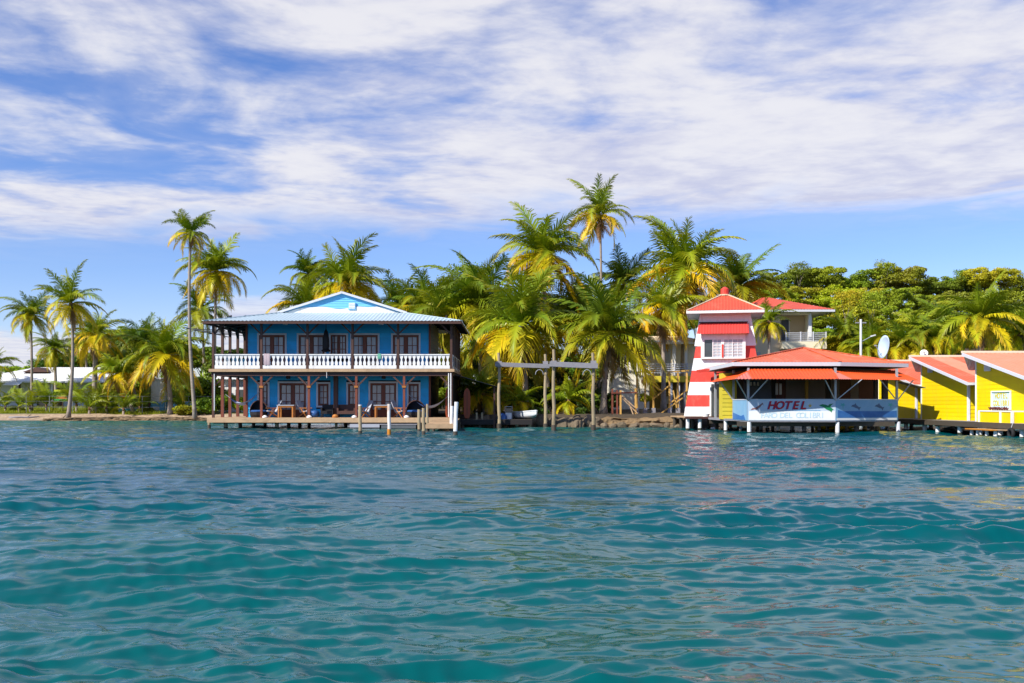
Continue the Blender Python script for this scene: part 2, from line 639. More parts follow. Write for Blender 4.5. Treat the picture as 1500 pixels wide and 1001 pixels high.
def build_ground():
    xs = list(np.arange(-130, 130.1, 1.3))
    xs = [-3000, -900, -420, -240, -170] + xs + [170, 240, 420, 900, 3000]
    ys = list(np.arange(58, 100, .8)) + list(np.arange(100, 190, 3)) + [200, 230, 280, 360, 600, 1200, 3000]
    vs = [(x, y, ground_z(x, y)) for y in ys for x in xs]
    nx = len(xs)
    fs = [(j * nx + i, j * nx + i + 1, (j + 1) * nx + i + 1, (j + 1) * nx + i) for j in range(len(ys) - 1) for i in range(nx - 1)]
    m = bpy.data.materials.new('island_soil')
    m.use_nodes = True
    t = NT(m.node_tree)
    geo = t.n('ShaderNodeNewGeometry')
    sp = t.n('ShaderNodeSeparateXYZ')
    t.l(geo.outputs['Position'], sp.inputs[0])
    n1 = t.noise(geo.outputs['Position'], .8, 6, .6)
    n2 = t.noise(geo.outputs['Position'], 4.0, 6, .65)
    sandc = t.mix(t.smooth(n2, .35, .7), (.30, .20, .12, 1), (.58, .44, .29, 1))
    sandc = t.mix(t.math('MULTIPLY', t.smooth(n1, .52, .66), .65), sandc, (.13, .085, .05, 1))
    grass = t.mix(n2, (.045, .065, .012, 1), (.15, .17, .03, 1))
    soil = t.mix(n2, (.035, .026, .016, 1), (.09, .065, .04, 1))
    hz = t.math('ADD', sp.outputs[2], t.math('MULTIPLY', t.math('SUBTRACT', n1, .5), .35))
    left = t.smooth(sp.outputs[0], -10, -20)
    land = t.mix(left, soil, grass)
    sand = t.math('MULTIPLY', t.smooth(hz, .66, .50), left)
    c = t.mix(sand, land, sandc)
    wet = t.smooth(sp.outputs[2], .14, .03)
    c = t.mix(t.math('MULTIPLY', wet, .6), c, (.11, .08, .05, 1))
    b = t.n('ShaderNodeBsdfPrincipled')
    b.inputs['Roughness'].default_value = .9
    t.l(c, b.inputs['Base Color'])
    bp = t.n('ShaderNodeBump')
    bp.inputs['Distance'].default_value = .08
    bp.inputs['Strength'].default_value = .7
    t.l(n2, bp.inputs['Height']); t.l(bp.outputs[0], b.inputs['Normal'])
    o = t.n('ShaderNodeOutputMaterial')
    t.l(b.outputs[0], o.inputs[0])
    me = bpy.data.meshes.new('ground')
    me.from_pydata(vs, [], fs)
    me.materials.append(m)
    me.polygons.foreach_set('use_smooth', [True] * len(me.polygons))
    obj('ground', me, kind='structure')


build_ground()


# ------------------------------------------------------------------ water
def build_water():
    r = np.random.default_rng(5)
    ys = [2.4]
    while ys[-1] < 112:
        ys.append(ys[-1] + max(.022, ys[-1] * .0036))
    ys = np.array(ys)
    nc = 840
    u = np.linspace(-1, 1, nc)
    Y, U = np.meshgrid(ys, u, indexing='ij')
    X = U * (Y * .60 + 4.5)
    dy = np.gradient(ys)[:, None] * np.ones_like(U)
    dx = (2 * (Y * .60 + 4.5) / nc)
    cell = np.maximum(dy, dx)
    Z = np.zeros_like(X)
    DX = np.zeros_like(X)
    DY = np.zeros_like(X)
    N = 130
    lam = np.exp(r.uniform(np.log(.13), np.log(4.5), N))
    gust = np.zeros_like(X)
    for k in range(8):
        a = r.uniform(0, 2 * PI)
        kk = 2 * PI / r.uniform(3.5, 20)
        gust += np.sin(kk * (X * np.cos(a) * .6 + Y * np.sin(a)) + r.uniform(0, 6))
    gust = np.clip(1.05 + .20 * gust, .55, 1.8)
    for i in range(N):
        l = lam[i]
        k = 2 * PI / l
        # waves run mostly along the line of sight, a second train crosses it
        if i % 4 == 3:
            th = R(35) + r.normal(0, R(22))
        else:
            th = R(-82) + r.normal(0, R(13 if lam[i] < 1.2 else 20))
        sl = .041 * ((l / .36) ** -.66 if l > .36 else (l / .36) ** .3)
        amp = sl / k
        fade = np.clip((l / cell - 2.4) / 2.2, 0, 1)
        if l < 1.6:
            fade = fade * gust
        ph = k * (X * np.cos(th) + Y * np.sin(th)) + r.uniform(0, 2 * PI)
        Z += amp * fade * np.sin(ph)
        q = .45 * amp * fade * np.cos(ph)
        DX += np.cos(th) * q
        DY += np.sin(th) * q
    for l, deg, sl in ((7.5, -70, .040), (5.2, -100, .042), (9.5, -84, .030), (4.1, -58, .040), (3.2, -92, .040)):
        k = 2 * PI / l
        th = R(deg)
        Z += sl / k * np.sin(k * (X * np.cos(th) + Y * np.sin(th)) + deg)
    rim = np.clip((1 - np.abs(U)) / .06, 0, 1) * np.clip((112 - Y) / 8, 0, 1) * np.clip((Y - 2.4) / .8, 0, 1)
    calm = 1 - .35 * np.clip((Y - 52) / 16, 0, 1)
    Z *= rim * calm
    X = X + DX * rim * calm
    Y = Y + DY * rim * calm
    nr = len(ys)
    co = np.stack([X, Y, Z], -1).reshape(-1, 3)
    idx = np.arange(nr * nc).reshape(nr, nc)
    q = np.stack([idx[:-1, :-1], idx[:-1, 1:], idx[1:, 1:], idx[1:, :-1]], -1).reshape(-1, 4)
    # the open sea round the near water, to the horizon
    B = 9000.0
    y0, y1 = float(ys[0]), float(ys[-1])
    w0, w1 = y0 * .60 + 4.5, y1 * .60 + 4.5
    ext = np.array([[-B, -B, 0], [B, -B, 0], [B, B, 0], [-B, B, 0]], float)
    n0 = len(co)
    co = np.vstack([co, ext])
    c00, c01, c10, c11 = 0, nc - 1, (nr - 1) * nc, nr * nc - 1
    big = [(n0, n0 + 1, c01, c00), (n0 + 1, n0 + 2, c11, c01), (n0 + 2, n0 + 3, c10, c11), (n0 + 3, n0, c00, c10)]
    # the rim of the fine grid is straight and at z = 0, so four large faces close the sheet
    faces = np.vstack([q, np.array(big)])
    me = bpy.data.meshes.new('water')
    me.vertices.add(len(co))
    me.vertices.foreach_set('co', co.astype(np.float32).ravel())
    me.loops.add(faces.size)
    me.loops.foreach_set('vertex_index', faces.astype(np.int32).ravel())
    me.polygons.add(len(faces))
    me.polygons.foreach_set('loop_start', np.arange(0, faces.size, 4, dtype=np.int32))
    me.polygons.foreach_set('use_smooth', np.ones(len(faces), dtype=bool))
    me.update(calc_edges=True)
    me.validate()
    m = bpy.data.materials.new('sea_water')
    m.use_nodes = True
    t = NT(m.node_tree)
    geo = t.n('ShaderNodeNewGeometry')
    pos = geo.outputs['Position']
    sp = t.n('ShaderNodeSeparateXYZ')
    t.l(pos, sp.inputs[0])
    big_n = t.noise(t.mapping(pos, scale=(.5, 1, 1)), .09, 4, .55, .4)
    # shallower, greener water over sand near the shore, deeper blue in the channel
    shal = t.smooth(t.math('ADD', sp.outputs[1], t.math('MULTIPLY', t.math('SUBTRACT', big_n, .5), 18)), 52, 92)
    chan = t.math('MULTIPLY', t.smooth(sp.outputs[1], 7, 20), t.smooth(big_n, .30, .62))
    body = t.mix(chan, (.0, .080, .083, 1), (.0, .056, .086, 1))
    body = t.mix(shal, body, (.012, .125, .112, 1))
    b = t.n('ShaderNodeBsdfPrincipled')
    t.l(body, b.inputs['Base Color'])
    b.inputs['Roughness'].default_value = .03
    b.inputs['IOR'].default_value = 1.333
    b.inputs['Specular IOR Level'].default_value = .36
    b.inputs['Specular Tint'].default_value = (.62, .85, 1.0, 1)
    w1n = t.noise(t.mapping(pos, scale=(.55, 1.2, 1)), 5.5, 5, .6, .3)
    w2n = t.noise(t.mapping(pos, scale=(.5, 1.2, 1), rot=(0, 0, R(9))), 1.5, 5, .62, .3)
    farw = t.smooth(sp.outputs[1], 12, 42)
    b1 = t.n('ShaderNodeBump')
    b1.inputs['Distance'].default_value = .05
    t.l(t.math('ADD', .07, t.math('MULTIPLY', farw, .60)), b1.inputs['Strength'])
    t.l(w1n, b1.inputs['Height'])
    b2 = t.n('ShaderNodeBump')
    b2.inputs['Distance'].default_value = .40
    t.l(t.math('MULTIPLY', farw, .55), b2.inputs['Strength'])
    t.l(w2n, b2.inputs['Height'])
    t.l(b1.outputs[0], b2.inputs['Normal'])
    t.l(b2.outputs[0], b.inputs['Normal'])
    o = t.n('ShaderNodeOutputMaterial')
    t.l(b.outputs[0], o.inputs[0])
    me.materials.append(m)
    obj('water', me, kind='structure')


build_water()


# ------------------------------------------------------------------ shared building parts
def glazed(parent, name, x0, x1, z0, z1, y, wood, cols, rows, leaves=1, glass=None, trim=None, solid=0.0, depth=.10, panes=True):
    """a window or door in a wall facing -Y: surround, leaf frames with glazing bars, one pane per light"""
    glass = glass or M_glass
    t = .11
    d = thing_part(name, parent)
    if trim:
        m = MB()
        m.box(x0, x0 + t, y - .06, y + .02, z0, z1)
        m.box(x1 - t, x1, y - .06, y + .02, z0, z1)
        m.box(x0 + t, x1 - t, y - .06, y + .02, z1 - t, z1)
        if z0 > .3 and name == 'window':
            m.box(x0 + t, x1 - t, y - .07, y + .02, z0, z0 + t)
        m.part('surround', trim, d)
        x0, x1, z1 = x0 + t, x1 - t, z1 - t
        if z0 > .3 and name == 'window':
            z0 += t
    w = (x1 - x0) / leaves
    for k in range(leaves):
        a, b = x0 + k * w, x0 + (k + 1) * w
        st = min(.12, w * .16)
        m = MB()
        m.box(a, a + st, y - .03, y + .05, z0, z1)
        m.box(b - st, b, y - .03, y + .05, z0, z1)
        m.box(a + st, b - st, y - .03, y + .05, z1 - st, z1)
        zb = z0 + max(st, solid)
        m.box(a + st, b - st, y - .03, y + .05, z0, zb)
        pw, ph = (b - a - 2 * st) / cols, (z1 - st - zb) / rows
        for i in range(1, cols):
            xx = a + st + i * pw
            m.box(xx - .02, xx + .02, y - .02, y + .04, zb, z1 - st)
        for j in range(1, rows):
            zz = zb + j * ph
            m.box(a + st, b - st, y - .022, y + .042, zz - .02, zz + .02)
        m.part('leaf_frame', wood, d)
        if panes:
            for i in range(cols):
                for j in range(rows):
                    xx, zz = a + st + i * pw, zb + j * ph
                    cube('pane', d, glass, xx + .021, xx + pw - .021, y + .012, y + .024, zz + .023, zz + ph - .023)
    return d


def thing_part(name, parent):
    o = bpy.data.objects.new(name, None)
    o.empty_display_size = .1
    COL.objects.link(o)
    o.parent = parent
    return o


def pile(parent, x, y, z0, z1, r, m, lean=(0, 0), name='pile'):
    a_ = (x * 7.3 + y * 3.1) % 1.0 - .5
    o = MB().tube([(x + lean[0] + a_ * .1, y + lean[1], z0), (x + lean[0] * .5 + a_ * .04, y + lean[1] * .5, (z0 + z1) / 2), (x, y, z1)], [r * 1.06, r, r * .96], 9).part(name, m, parent)
    if m is not M_wet:
        MB().tube([(x + a_ * .045, y, -.2), (x + a_ * .03, y, .10 + .05 * a_)], r * 1.09, 9).part('tide_band', M_algae, o)
    return o


# ------------------------------------------------------------------ the blue house on its deck
HX, HYY, HZ = -11.2, 62.0, .70          # middle of the front post row, deck level


def hx(px, Y=62.0):
    return PX(px, Y) - HX


def hz(py, Y=62.0):
    return PZ(py, Y) - HZ


deck = thing('wooden_deck', 'long tan plank deck on dark piles carrying the blue two-storey house', 'deck', (HX, HYY, 0))
for i in range(13):
    cube('plank', deck, M_deck, -7.62, 7.55, -.42 + i * .2, -.42 + i * .2 + .19, HZ - .05, HZ + .003 * (i % 3))
cube('deck_slab', deck, M_deck, -7.62, 7.55, 2.2, 10.3, HZ - .06, HZ - .004)
cube('edge_board', deck, M_deck, -7.66, 7.58, -.47, -.425, HZ - .29, HZ - .006)
cube('edge_board', deck, M_deck, -7.66, -7.62, -.42, 10.3, HZ - .29, HZ - .006)
cube('edge_board', deck, M_deck, 7.552, 7.592, -.42, 10.3, HZ - .29, HZ - .006)
for yy in (.1, 3.4, 6.8, 10.0):
    cube('floor_beam', deck, M_dark, -7.4, 7.4, yy - .1, yy + .1, HZ - .36, HZ - .065)
for px in (330, 405, 493, 566, 640):
    for yy in (.1, 3.4, 6.8, 10):
        pile(deck, hx(px), yy, -2.4, HZ - .361, .13, M_post_wood if yy < 1 else M_wet)
for px in (401, 412, 485, 497):
    cube('bracket', deck, M_grey_wood, hx(px) - .03, hx(px) + .03, -.40, -.34, HZ - .55, HZ - .295)

house = thing('blue_house', 'two-storey blue wooden house with white balcony rail and pale metal roof over the water', 'house', (HX, HYY, HZ))
WY = 2.0                               # front wall, two metres behind the posts
WL, WR = -5.86, 5.92
LH = 2.90                              # underside of the balcony beam zone
BF = hz(541)                           # balcony floor level
UH = 5.95
op_low, op_up = [], []
lowspec = [('window', 377, 395, 560, 597), ('door', 407, 451, 559, 0), ('window', 463.5, 484, 560, 597),
           ('window', 507.5, 527, 560, 597), ('door', 540, 583, 559, 0), ('window', 596, 616, 560, 597)]
upspec = [('door', 377, 420), ('door', 435, 478), ('window', 482, 510), ('door', 513, 556), ('door', 573, 616)]
for k, a, b, yt, yb in lowspec:
    z0 = 0.02 if k == 'door' else hz(yb, 64)
    op_low.append((hx(a, 64), hx(b, 64), z0, hz(yt, 64)))
for k, a, b in upspec:
    op_up.append((hx(a, 64), hx(b, 64), BF + (.02 if k == 'door' else .75), hz(488.5, 64)))
siding(house, M_blue, WL, WR, WY, 0.0, BF - .12, 11, op_low)
siding(house, M_blue, WL, WR, WY, BF, UH + .25, 12, op_up)
for (k, *_), (a, b, c, d) in zip(lowspec, op_low):
    if k == 'door':
        glazed(house, 'door', a, b, c, d, WY, M_red_wood, 2, 3, 2, trim=M_trim, solid=.45)
    else:
        glazed(house, 'window', a, b, c, d, WY, M_red_wood, 2, 3, 1, trim=M_trim)
for (k, *_), (a, b, c, d) in zip(upspec, op_up):
    if k == 'door':
        glazed(house, 'door', a, b, c, d, WY, M_red_wood, 2, 3, 2, trim=M_trim, solid=.45)
    else:
        glazed(house, 'window', a, b, c, d, WY, M_red_wood, 2, 3, 2, trim=M_trim)
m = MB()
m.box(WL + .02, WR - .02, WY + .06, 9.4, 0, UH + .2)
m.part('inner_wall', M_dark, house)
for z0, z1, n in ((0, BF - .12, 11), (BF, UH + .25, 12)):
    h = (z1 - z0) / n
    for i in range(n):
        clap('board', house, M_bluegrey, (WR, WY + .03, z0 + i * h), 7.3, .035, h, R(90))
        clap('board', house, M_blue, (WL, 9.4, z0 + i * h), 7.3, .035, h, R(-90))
for xx in (WL - .05, WR - .07):
    cube('corner_board', house, M_red_wood, xx, xx + .13, WY - .07, WY + .08, 0, UH + .2)
# balcony floor
side_y = [2.05, 3.75, 5.6, 7.4, 9.2]
cube('balcony_floor', house, M_brown, -7.55, 7.55, -.18, 9.6, BF - .06, BF)
cube('balcony_edge', house, M_deck, -7.62, 7.62, -.24, -.185, BF - .17, BF + .01)
cube('balcony_edge', house, M_deck, 7.552, 7.61, -.18, 9.6, BF - .17, BF + .01)
cube('balcony_edge', house, M_deck, -7.61, -7.552, -.18, 9.6, BF - .17, BF + .01)
cube('balcony_beam', house, M_brown, -7.5, 7.5, -.09, .09, BF - .42, BF - .062)
for sx in (-7.42, 7.42):
    cube('balcony_beam', house, M_brown, sx - .08, sx + .08, .1, 9.5, BF - .40, BF - .062)
for i in range(16):
    xx = -7.0 + i * .93
    cube('joist', house, M_dark, xx - .05, xx + .05, .1, WY - .08, BF - .26, BF - .062)
# posts, with their Y braces
ups = [312.5, 383, 450.5, 516.4, 583, 661]
lows = [312.5, 383, 452.6, 522, 592, 661]
EZ = hz(474)
for row, z0, z1 in ((ups, BF, EZ), (lows, 0, BF - .42)):
    for i, px in enumerate(row):
        x = hx(px)
        mt = M_brown if i in (0, 5) or row is ups else M_red_wood  # inner lower posts redder, with sunlight put into the wood colour
        cube('post', house, mt, x - .07, x + .07, -.07, .07, z0, z1)
        for s in (-1, 1):
            if (i == 0 and s < 0) or (i == 5 and s > 0):
                continue
            MB().bar((x + s * .08, 0, z1 - .62), (x + s * .72, 0, z1 + .02), .09, .10, (0, 1, 0)).part('brace', M_brown, house)
        if row is lows and 0 < i < 5:
            cube('post_collar', house, M_orange_wood, x - .12, x + .12, -.12, .12, z1 - .74, z1 - .62)
for sx in (-7.42, 7.42):
    for y in side_y:
        cube('post', house, M_brown, sx - .08, sx + .08, y - .08, y + .08, BF, EZ)
        MB().bar((sx, y - .08, EZ - .55), (sx, y - .6, EZ), .08, .09, (1, 0, 0)).part('brace', M_brown, house)
        if sx < 0 or y > 9:
            cube('post', house, M_red_wood if sx < 0 else M_brown, sx - .09, sx + .09, y - .09, y + .09, 0, BF - .41)
x = hx(493, 63.6)
cube('divider_post', house, M_brown, x - .13, x + .13, 1.2, 1.5, 0, BF - .07)
# ground-floor screen wall on the right, its shade painted in as near-black
for i in range(9):
    cube('screen_board', house, M_dark, 7.40, 7.44, 1.0 + i * .9, 1.0 + i * .9 + .885, .03, BF - .42)
# balcony rail
prof = [(0, .055), (.08, .085), (.26, .095), (.36, .075), (.50, .036), (.62, .045), (.78, .09), (.90, .105), (1, .105)]
bm = MB()
outl = [(w, z) for z, w in prof] + [(-w, z) for z, w in reversed(prof)]
bm.prism([(a, 0, b * .60) for a, b in outl], (0, .035, 0))
bal_mesh = bm.mesh('baluster', M_white)
RT = hz(519)
RB = BF + .12
xs_rail = [hx(p) for p in ups]
for i in range(5):
    a, b = xs_rail[i] + .09, xs_rail[i + 1] - .09
    cube('top_rail', house, M_white, a, b, -.055, .055, RT - .07, RT)
    cube('bottom_rail', house, M_white, a, b, -.05, .05, RB - .09, RB + .12)
    n = int(round((b - a) / .265))
    for k in range(n):
        obj('baluster', bal_mesh, house, (a + (k + .5) * (b - a) / n, -.018, RB + .122), None, (1, 1, (RT - .07 - RB - .125) / .60))
for sx in (-7.42, 7.42):
    yy = [0.09] + side_y
    for i in range(len(yy) - 1):
        a, b = yy[i] + .09, yy[i + 1] - .09
        cube('top_rail', house, M_white, sx - .05, sx + .05, a, b, RT - .07, RT)
        cube('bottom_rail', house, M_white, sx - .045, sx + .045, a, b, RB - .09, RB + .12)
        n = int(round((b - a) / .265))
        for k in range(n):
            obj('baluster', bal_mesh, house, (sx + .018, a + (k + .5) * (b - a) / n, RB + .122), (0, 0, R(90)), (1, 1, (RT - .07 - RB - .125) / .60))
# upper beam and roof structure
cube('eave_beam', house, M_brown, -7.55, 7.55, -.09, .09, EZ, EZ + .16)
for sx in (-7.42, 7.42):
    cube('eave_beam', house, M_brown, sx - .08, sx + .08, .1, 9.4, EZ, EZ + .16)
RE = hz(470.6, 61.3)                    # eave height
rx0, rx1, ry0, ry1 = hx(297, 61.3), hx(676, 61.3), -.72, 10.6
ix0, ix1, iy0, iy1 = rx0 + 4.02, rx1 - 4.02, 3.0, 6.9
RI = hz(458.5, 65)
for i in range(16):
    xx = -7.0 + i * .93
    MB().bar((xx, -.6, RE - .10), (xx, 2.6, RE + .60), .06, .12).part('rafter', M_dark, house)
for sx, tx in ((rx0 + .1, WL), (rx1 - .1, WR)):
    for y in (1, 2.4, 3.8, 5.2, 6.6, 8, 9.4):
        MB().bar((sx, y, RE - .09), (tx, y, RE + .30), .06, .12).part('rafter', M_dark, house)
A, B_, C_, D_ = (rx0, ry0, RE), (rx1, ry0, RE), (rx1, ry1, RE), (rx0, ry1, RE)
a, b, c, d = (ix0, iy0, RI), (ix1, iy0, RI), (ix1, iy1, RI), (ix0, iy1, RI)
roof_facet(house, [A, B_, b, a], M_roof_blue, .21, .045, .95)
roof_facet(house, [B_, C_, c, b], M_roof_blue, .21, .045, .95)
roof_facet(house, [C_, D_, d, c], M_roof_blue, .21, .045, .95)
roof_facet(house, [D_, A, a, d], M_roof_blue, .21, .045, .95)
for p, q in ((A, B_), (B_, C_), (D_, A)):
    MB().bar(Vector(p) + Vector((0, 0, -.09)), Vector(q) + Vector((0, 0, -.09)), .04, .15).part('fascia', M_brown, house)
for p, q in ((A, a), (B_, b)):
    MB().bar(Vector(p) + Vector((0, 0, .04)), Vector(q) + Vector((0, 0, .04)), .22, .04).part('hip_cap', M_roof_blue, house)
# ceiling boards under the eaves
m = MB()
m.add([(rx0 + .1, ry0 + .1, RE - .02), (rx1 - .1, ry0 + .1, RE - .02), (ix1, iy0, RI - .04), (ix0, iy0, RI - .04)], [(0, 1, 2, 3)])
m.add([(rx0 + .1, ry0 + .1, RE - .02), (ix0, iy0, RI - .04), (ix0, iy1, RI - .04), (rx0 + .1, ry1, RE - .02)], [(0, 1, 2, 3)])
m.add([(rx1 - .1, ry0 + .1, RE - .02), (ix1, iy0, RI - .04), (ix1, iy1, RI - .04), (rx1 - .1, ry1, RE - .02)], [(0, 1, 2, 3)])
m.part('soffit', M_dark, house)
# the gable on top
gxm = (ix0 + ix1) / 2
GR = hz(428.5, 65)
roof_facet(house, [(ix0 - .25, iy0 - .16, RI + .02), (ix0 - .25, iy1 + .5, RI + .02), (gxm, iy1 + .5, GR), (gxm, iy0 - .16, GR)], M_roof_blue, .21, .045, .95)
roof_facet(house, [(ix1 + .25, iy1 + .5, RI + .02), (ix1 + .25, iy0 - .16, RI + .02), (gxm, iy0 - .16, GR), (gxm, iy1 + .5, GR)], M_roof_blue, .21, .045, .95)
gh = GR - RI
n = 9
for i in range(n):
    z0, z1 = RI + gh * i / n, RI + gh * (i + 1) / n
    w0 = (ix1 - ix0) / 2 * (1 - i / n)
    w1 = (ix1 - ix0) / 2 * (1 - (i + 1) / n)
    MB().prism([(gxm - w0, iy0 - .03, z0), (gxm + w0, iy0 - .03, z0), (gxm + max(w1, .02), iy0 - .005, z1), (gxm - max(w1, .02), iy0 - .005, z1)], (0, .05, 0)).part('gable_board', M_gable, house)
for s, xx in ((-1, ix0 - .27), (1, ix1 + .27)):
    MB().bar((xx, iy0 - .18, RI - .01), (gxm, iy0 - .18, GR - .02), .05, .14, (0, 0, 1)).part('rake_board', M_trim, house)
# white strip with a wavy top along the foot of the gable
top = []
for k in range(41):
    tt = k / 40
    xx = ix0 + .2 + (ix1 - ix0 - .4) * tt
    zt = RI + gh * (.27 + .05 * math.sin(tt * 9 + .5) + .04 * math.sin(tt * 23)) * min(1, 5 * min(tt, 1 - tt))
    top.append((xx, iy0 - .05, zt))
MB().prism([(ix0 + .2, iy0 - .05, RI + .0)] + [(ix1 - .2, iy0 - .05, RI + .0)] + top[::-1][1:-1], (0, -.02, 0)).part('white_gable_strip', M_white, house)
v = thing_part('vent', house)
vx, vz = hx(516, 65), hz(449, 65)
cube('vent_frame', v, M_gable, vx - .24, vx + .24, iy0 - .14, iy0 - .075, vz - .22, vz + .26)
for i in range(4):
    cube('vent_slat', v, M_white, vx - .20, vx + .20, iy0 - .17, iy0 - .141, vz - .16 + i * .1, vz - .09 + i * .1)
# low side awning on the left and lean-to on the right
m = MB()
ax0, ax1 = hx(281, 66), hx(309, 66)
m.prism([(ax0, 2.5, hz(482.5, 66)), (ax1 + .2, 2.5, hz(489.5, 66)), (ax1 + .2, 7.5, hz(489.5, 66)), (ax0, 7.5, hz(482.5, 66))], (0, 0, .05))
m.part('side_awning', M_under, house)
for y in (2.6, 4.2, 5.8, 7.3):
    MB().bar((ax0 + .1, y, hz(484, 66)), (-7.4, y, EZ - .25), .05, .05).part('awning_strut', M_dark, house)
roof_facet(house, [(10.3, 2.2, 1.95), (10.3, 9.5, 1.95), (7.52, 9.5, 2.75), (7.52, 2.2, 2.75)], M_under, .18, .02, .9)
for y in (2.4, 9.2):
    cube('post', house, M_brown, 10.0, 10.12, y, y + .12, -.9, 1.95)
# drain pipes
for px, yy in ((657.5, -.16), (660.8, -.2)):
    MB().tube([(hx(px), yy, .05), (hx(px), yy, BF - .25)], .035, 8).part('drain_pipe', M_white, house)
MB().tube([(hx(315), -.14, .45), (hx(315), -.14, BF - .3)], .03, 8).part('drain_pipe', M_white, house)
MB().tube([(hx(479.5), -.2, BF - .55), (hx(479.5), -.2, BF - .12)], .02, 6).part('drain_pipe', M_white, house)
for px in (418, 558):
    xx = hx(px, 63)
    MB().lathe([(.0, 0), (.16, .02), (.16, .08), (0, .1)], 10, (xx, 1.0, EZ - .02)).part('ceiling_lamp', M_white, house)


# ------------------------------------------------------------------ furniture and small things at the blue house
def deck_chair(label, px, Y, rz):
    t = thing('deck_chair', label, 'chair', (PX(px, Y), Y, HZ), rz, 'grey canvas deck chairs on the blue house deck')
    for sx in (-.26, .26):
        MB().bar((sx, -.30, 0), (sx, .18, .62), .05, .05, (1, 0, 0)).part('leg', M_orange_wood, t)
        MB().bar((sx, .38, 0), (sx, -.22, .40), .05, .05, (1, 0, 0)).part('leg', M_orange_wood, t)
        MB().bar((sx * 1.05, -.34, .60), (sx * 1.05, .25, .60), .07, .04).part('armrest', M_orange_wood, t)
    MB().bar((0, -.32, .42), (0, .22, .34), .52, .05).part('seat', M_canvas, t)
    MB().prism([(-.25, .20, .36), (.25, .20, .36), (.25, .52, 1.08), (-.25, .52, 1.08)], (0, .04, -.01)).part('backrest', M_canvas, t)


deck_chair('grey canvas deck chair left of the table at the blue door', 399, 63.0, R(-62))
deck_chair('grey canvas deck chair right of the table at the blue door', 447, 63.2, R(66))
deck_chair('grey canvas deck chair left of the right-hand table', 533, 63.1, R(-50))
deck_chair('grey canvas deck chair right of the table behind the white pole', 586, 63.1, R(66))


def table(label, px, Y, w):
    t = thing('deck_table', label, 'table', (PX(px, Y), Y, HZ), 0, 'wooden deck tables')
    cube('table_top', t, M_canvas, -w / 2, w / 2, -.4, .4, .75, .80)
    cube('apron', t, M_orange_wood, -w / 2 + .06, w / 2 - .06, -.36, .36, .64, .748)
    for sx in (-1, 1):
        for sy in (-1, 1):
            cx, cy = sx * (w / 2 - .1), sy * .32
            cube('leg', t, M_orange_wood, cx - .045, cx + .045, cy - .045, cy + .045, 0, .64)


table('teak table with pale top in front of the left ground floor door', 420, 62.7, 1.08)
table('teak table partly behind the white mooring pole', 560, 62.7, .98)


def daybed(label, px, Y, w, mt):
    t = thing('rattan_daybed', label, 'daybed', (PX(px, Y), Y, HZ), 0, 'domed rattan daybeds')
    # half-dome hood open to the front
    m = MB()
    n, k = 14, 7
    for j in range(k + 1):
        th = PI / 2 * j / k
        for i in range(n + 1):
            ph = PI * i / n
            m.v.append((-w / 2 * math.cos(ph) * (math.cos(th) * .15 + .85), .5 * math.sin(th), .32 + .76 * math.sin(ph) * math.cos(th * .85)))
    for j in range(k):
        for i in range(n):
            q = j * (n + 1) + i
            m.f.append((q, q + 1, q + n + 2, q + n + 1))
    m.part('hood', mt, t, True)
    MB().tube([(-w / 2 * math.cos(PI * i / 14), 0, .32 + .76 * math.sin(PI * i / 14)) for i in range(15)], .03, 6).part('hood_rim', M_brown, t)
    MB().lathe([(0, 0), (w * .42, 0), (w * .48, .18), (w * .48, .34), (0, .36)], 16).part('base', mt, t)
    MB().lathe([(w * .44, .36), (w * .45, .42), (w * .38, .47), (0, .48)], 16).part('cushion', M_tarp, t)


daybed('dark domed rattan daybed beside the left hammock', 379, 63.1, 1.15, M_black)
daybed('black domed rattan daybed behind the right hammock', 609, 63.0, 1.25, M_black)


def armchair(label, px, Y, w, mt, rz=0):
    t = thing('armchair', label, 'armchair', (PX(px, Y), Y, HZ), rz)
    cube('seat', t, mt, -w / 2, w / 2, -.3, .3, .22, .42)
    cube('backrest', t, mt, -w / 2, w / 2, .26, .36, .3, .82)
    for sx in (-1, 1):
        xx = sx * (w / 2 - .04)
        cube('armrest', t, mt, xx - .05, xx + .05, -.3, .27, .423, .60)
        for sy in (-.26, .24):
            cube('leg', t, mt, xx - .03, xx + .03, sy - .03, sy + .03, 0, .22)


armchair('black armchair beside the dark dividing post', 480, 63.2, .78, M_black)
armchair('brown wooden settee under the third ground floor window', 508, 63.2, 1.15, M_brown)

bk = thing('beach_ball', 'dark round cushion on the deck between pole and armchair', 'cushion', (PX(461, 63.3), 63.3, HZ))
MB().lathe([(.02, 0), (.2, .04), (.28, .22), (.24, .4), (.02, .46)], 14).part('pouf', M_tarp, bk, True)
bk.name = 'round_pouf'


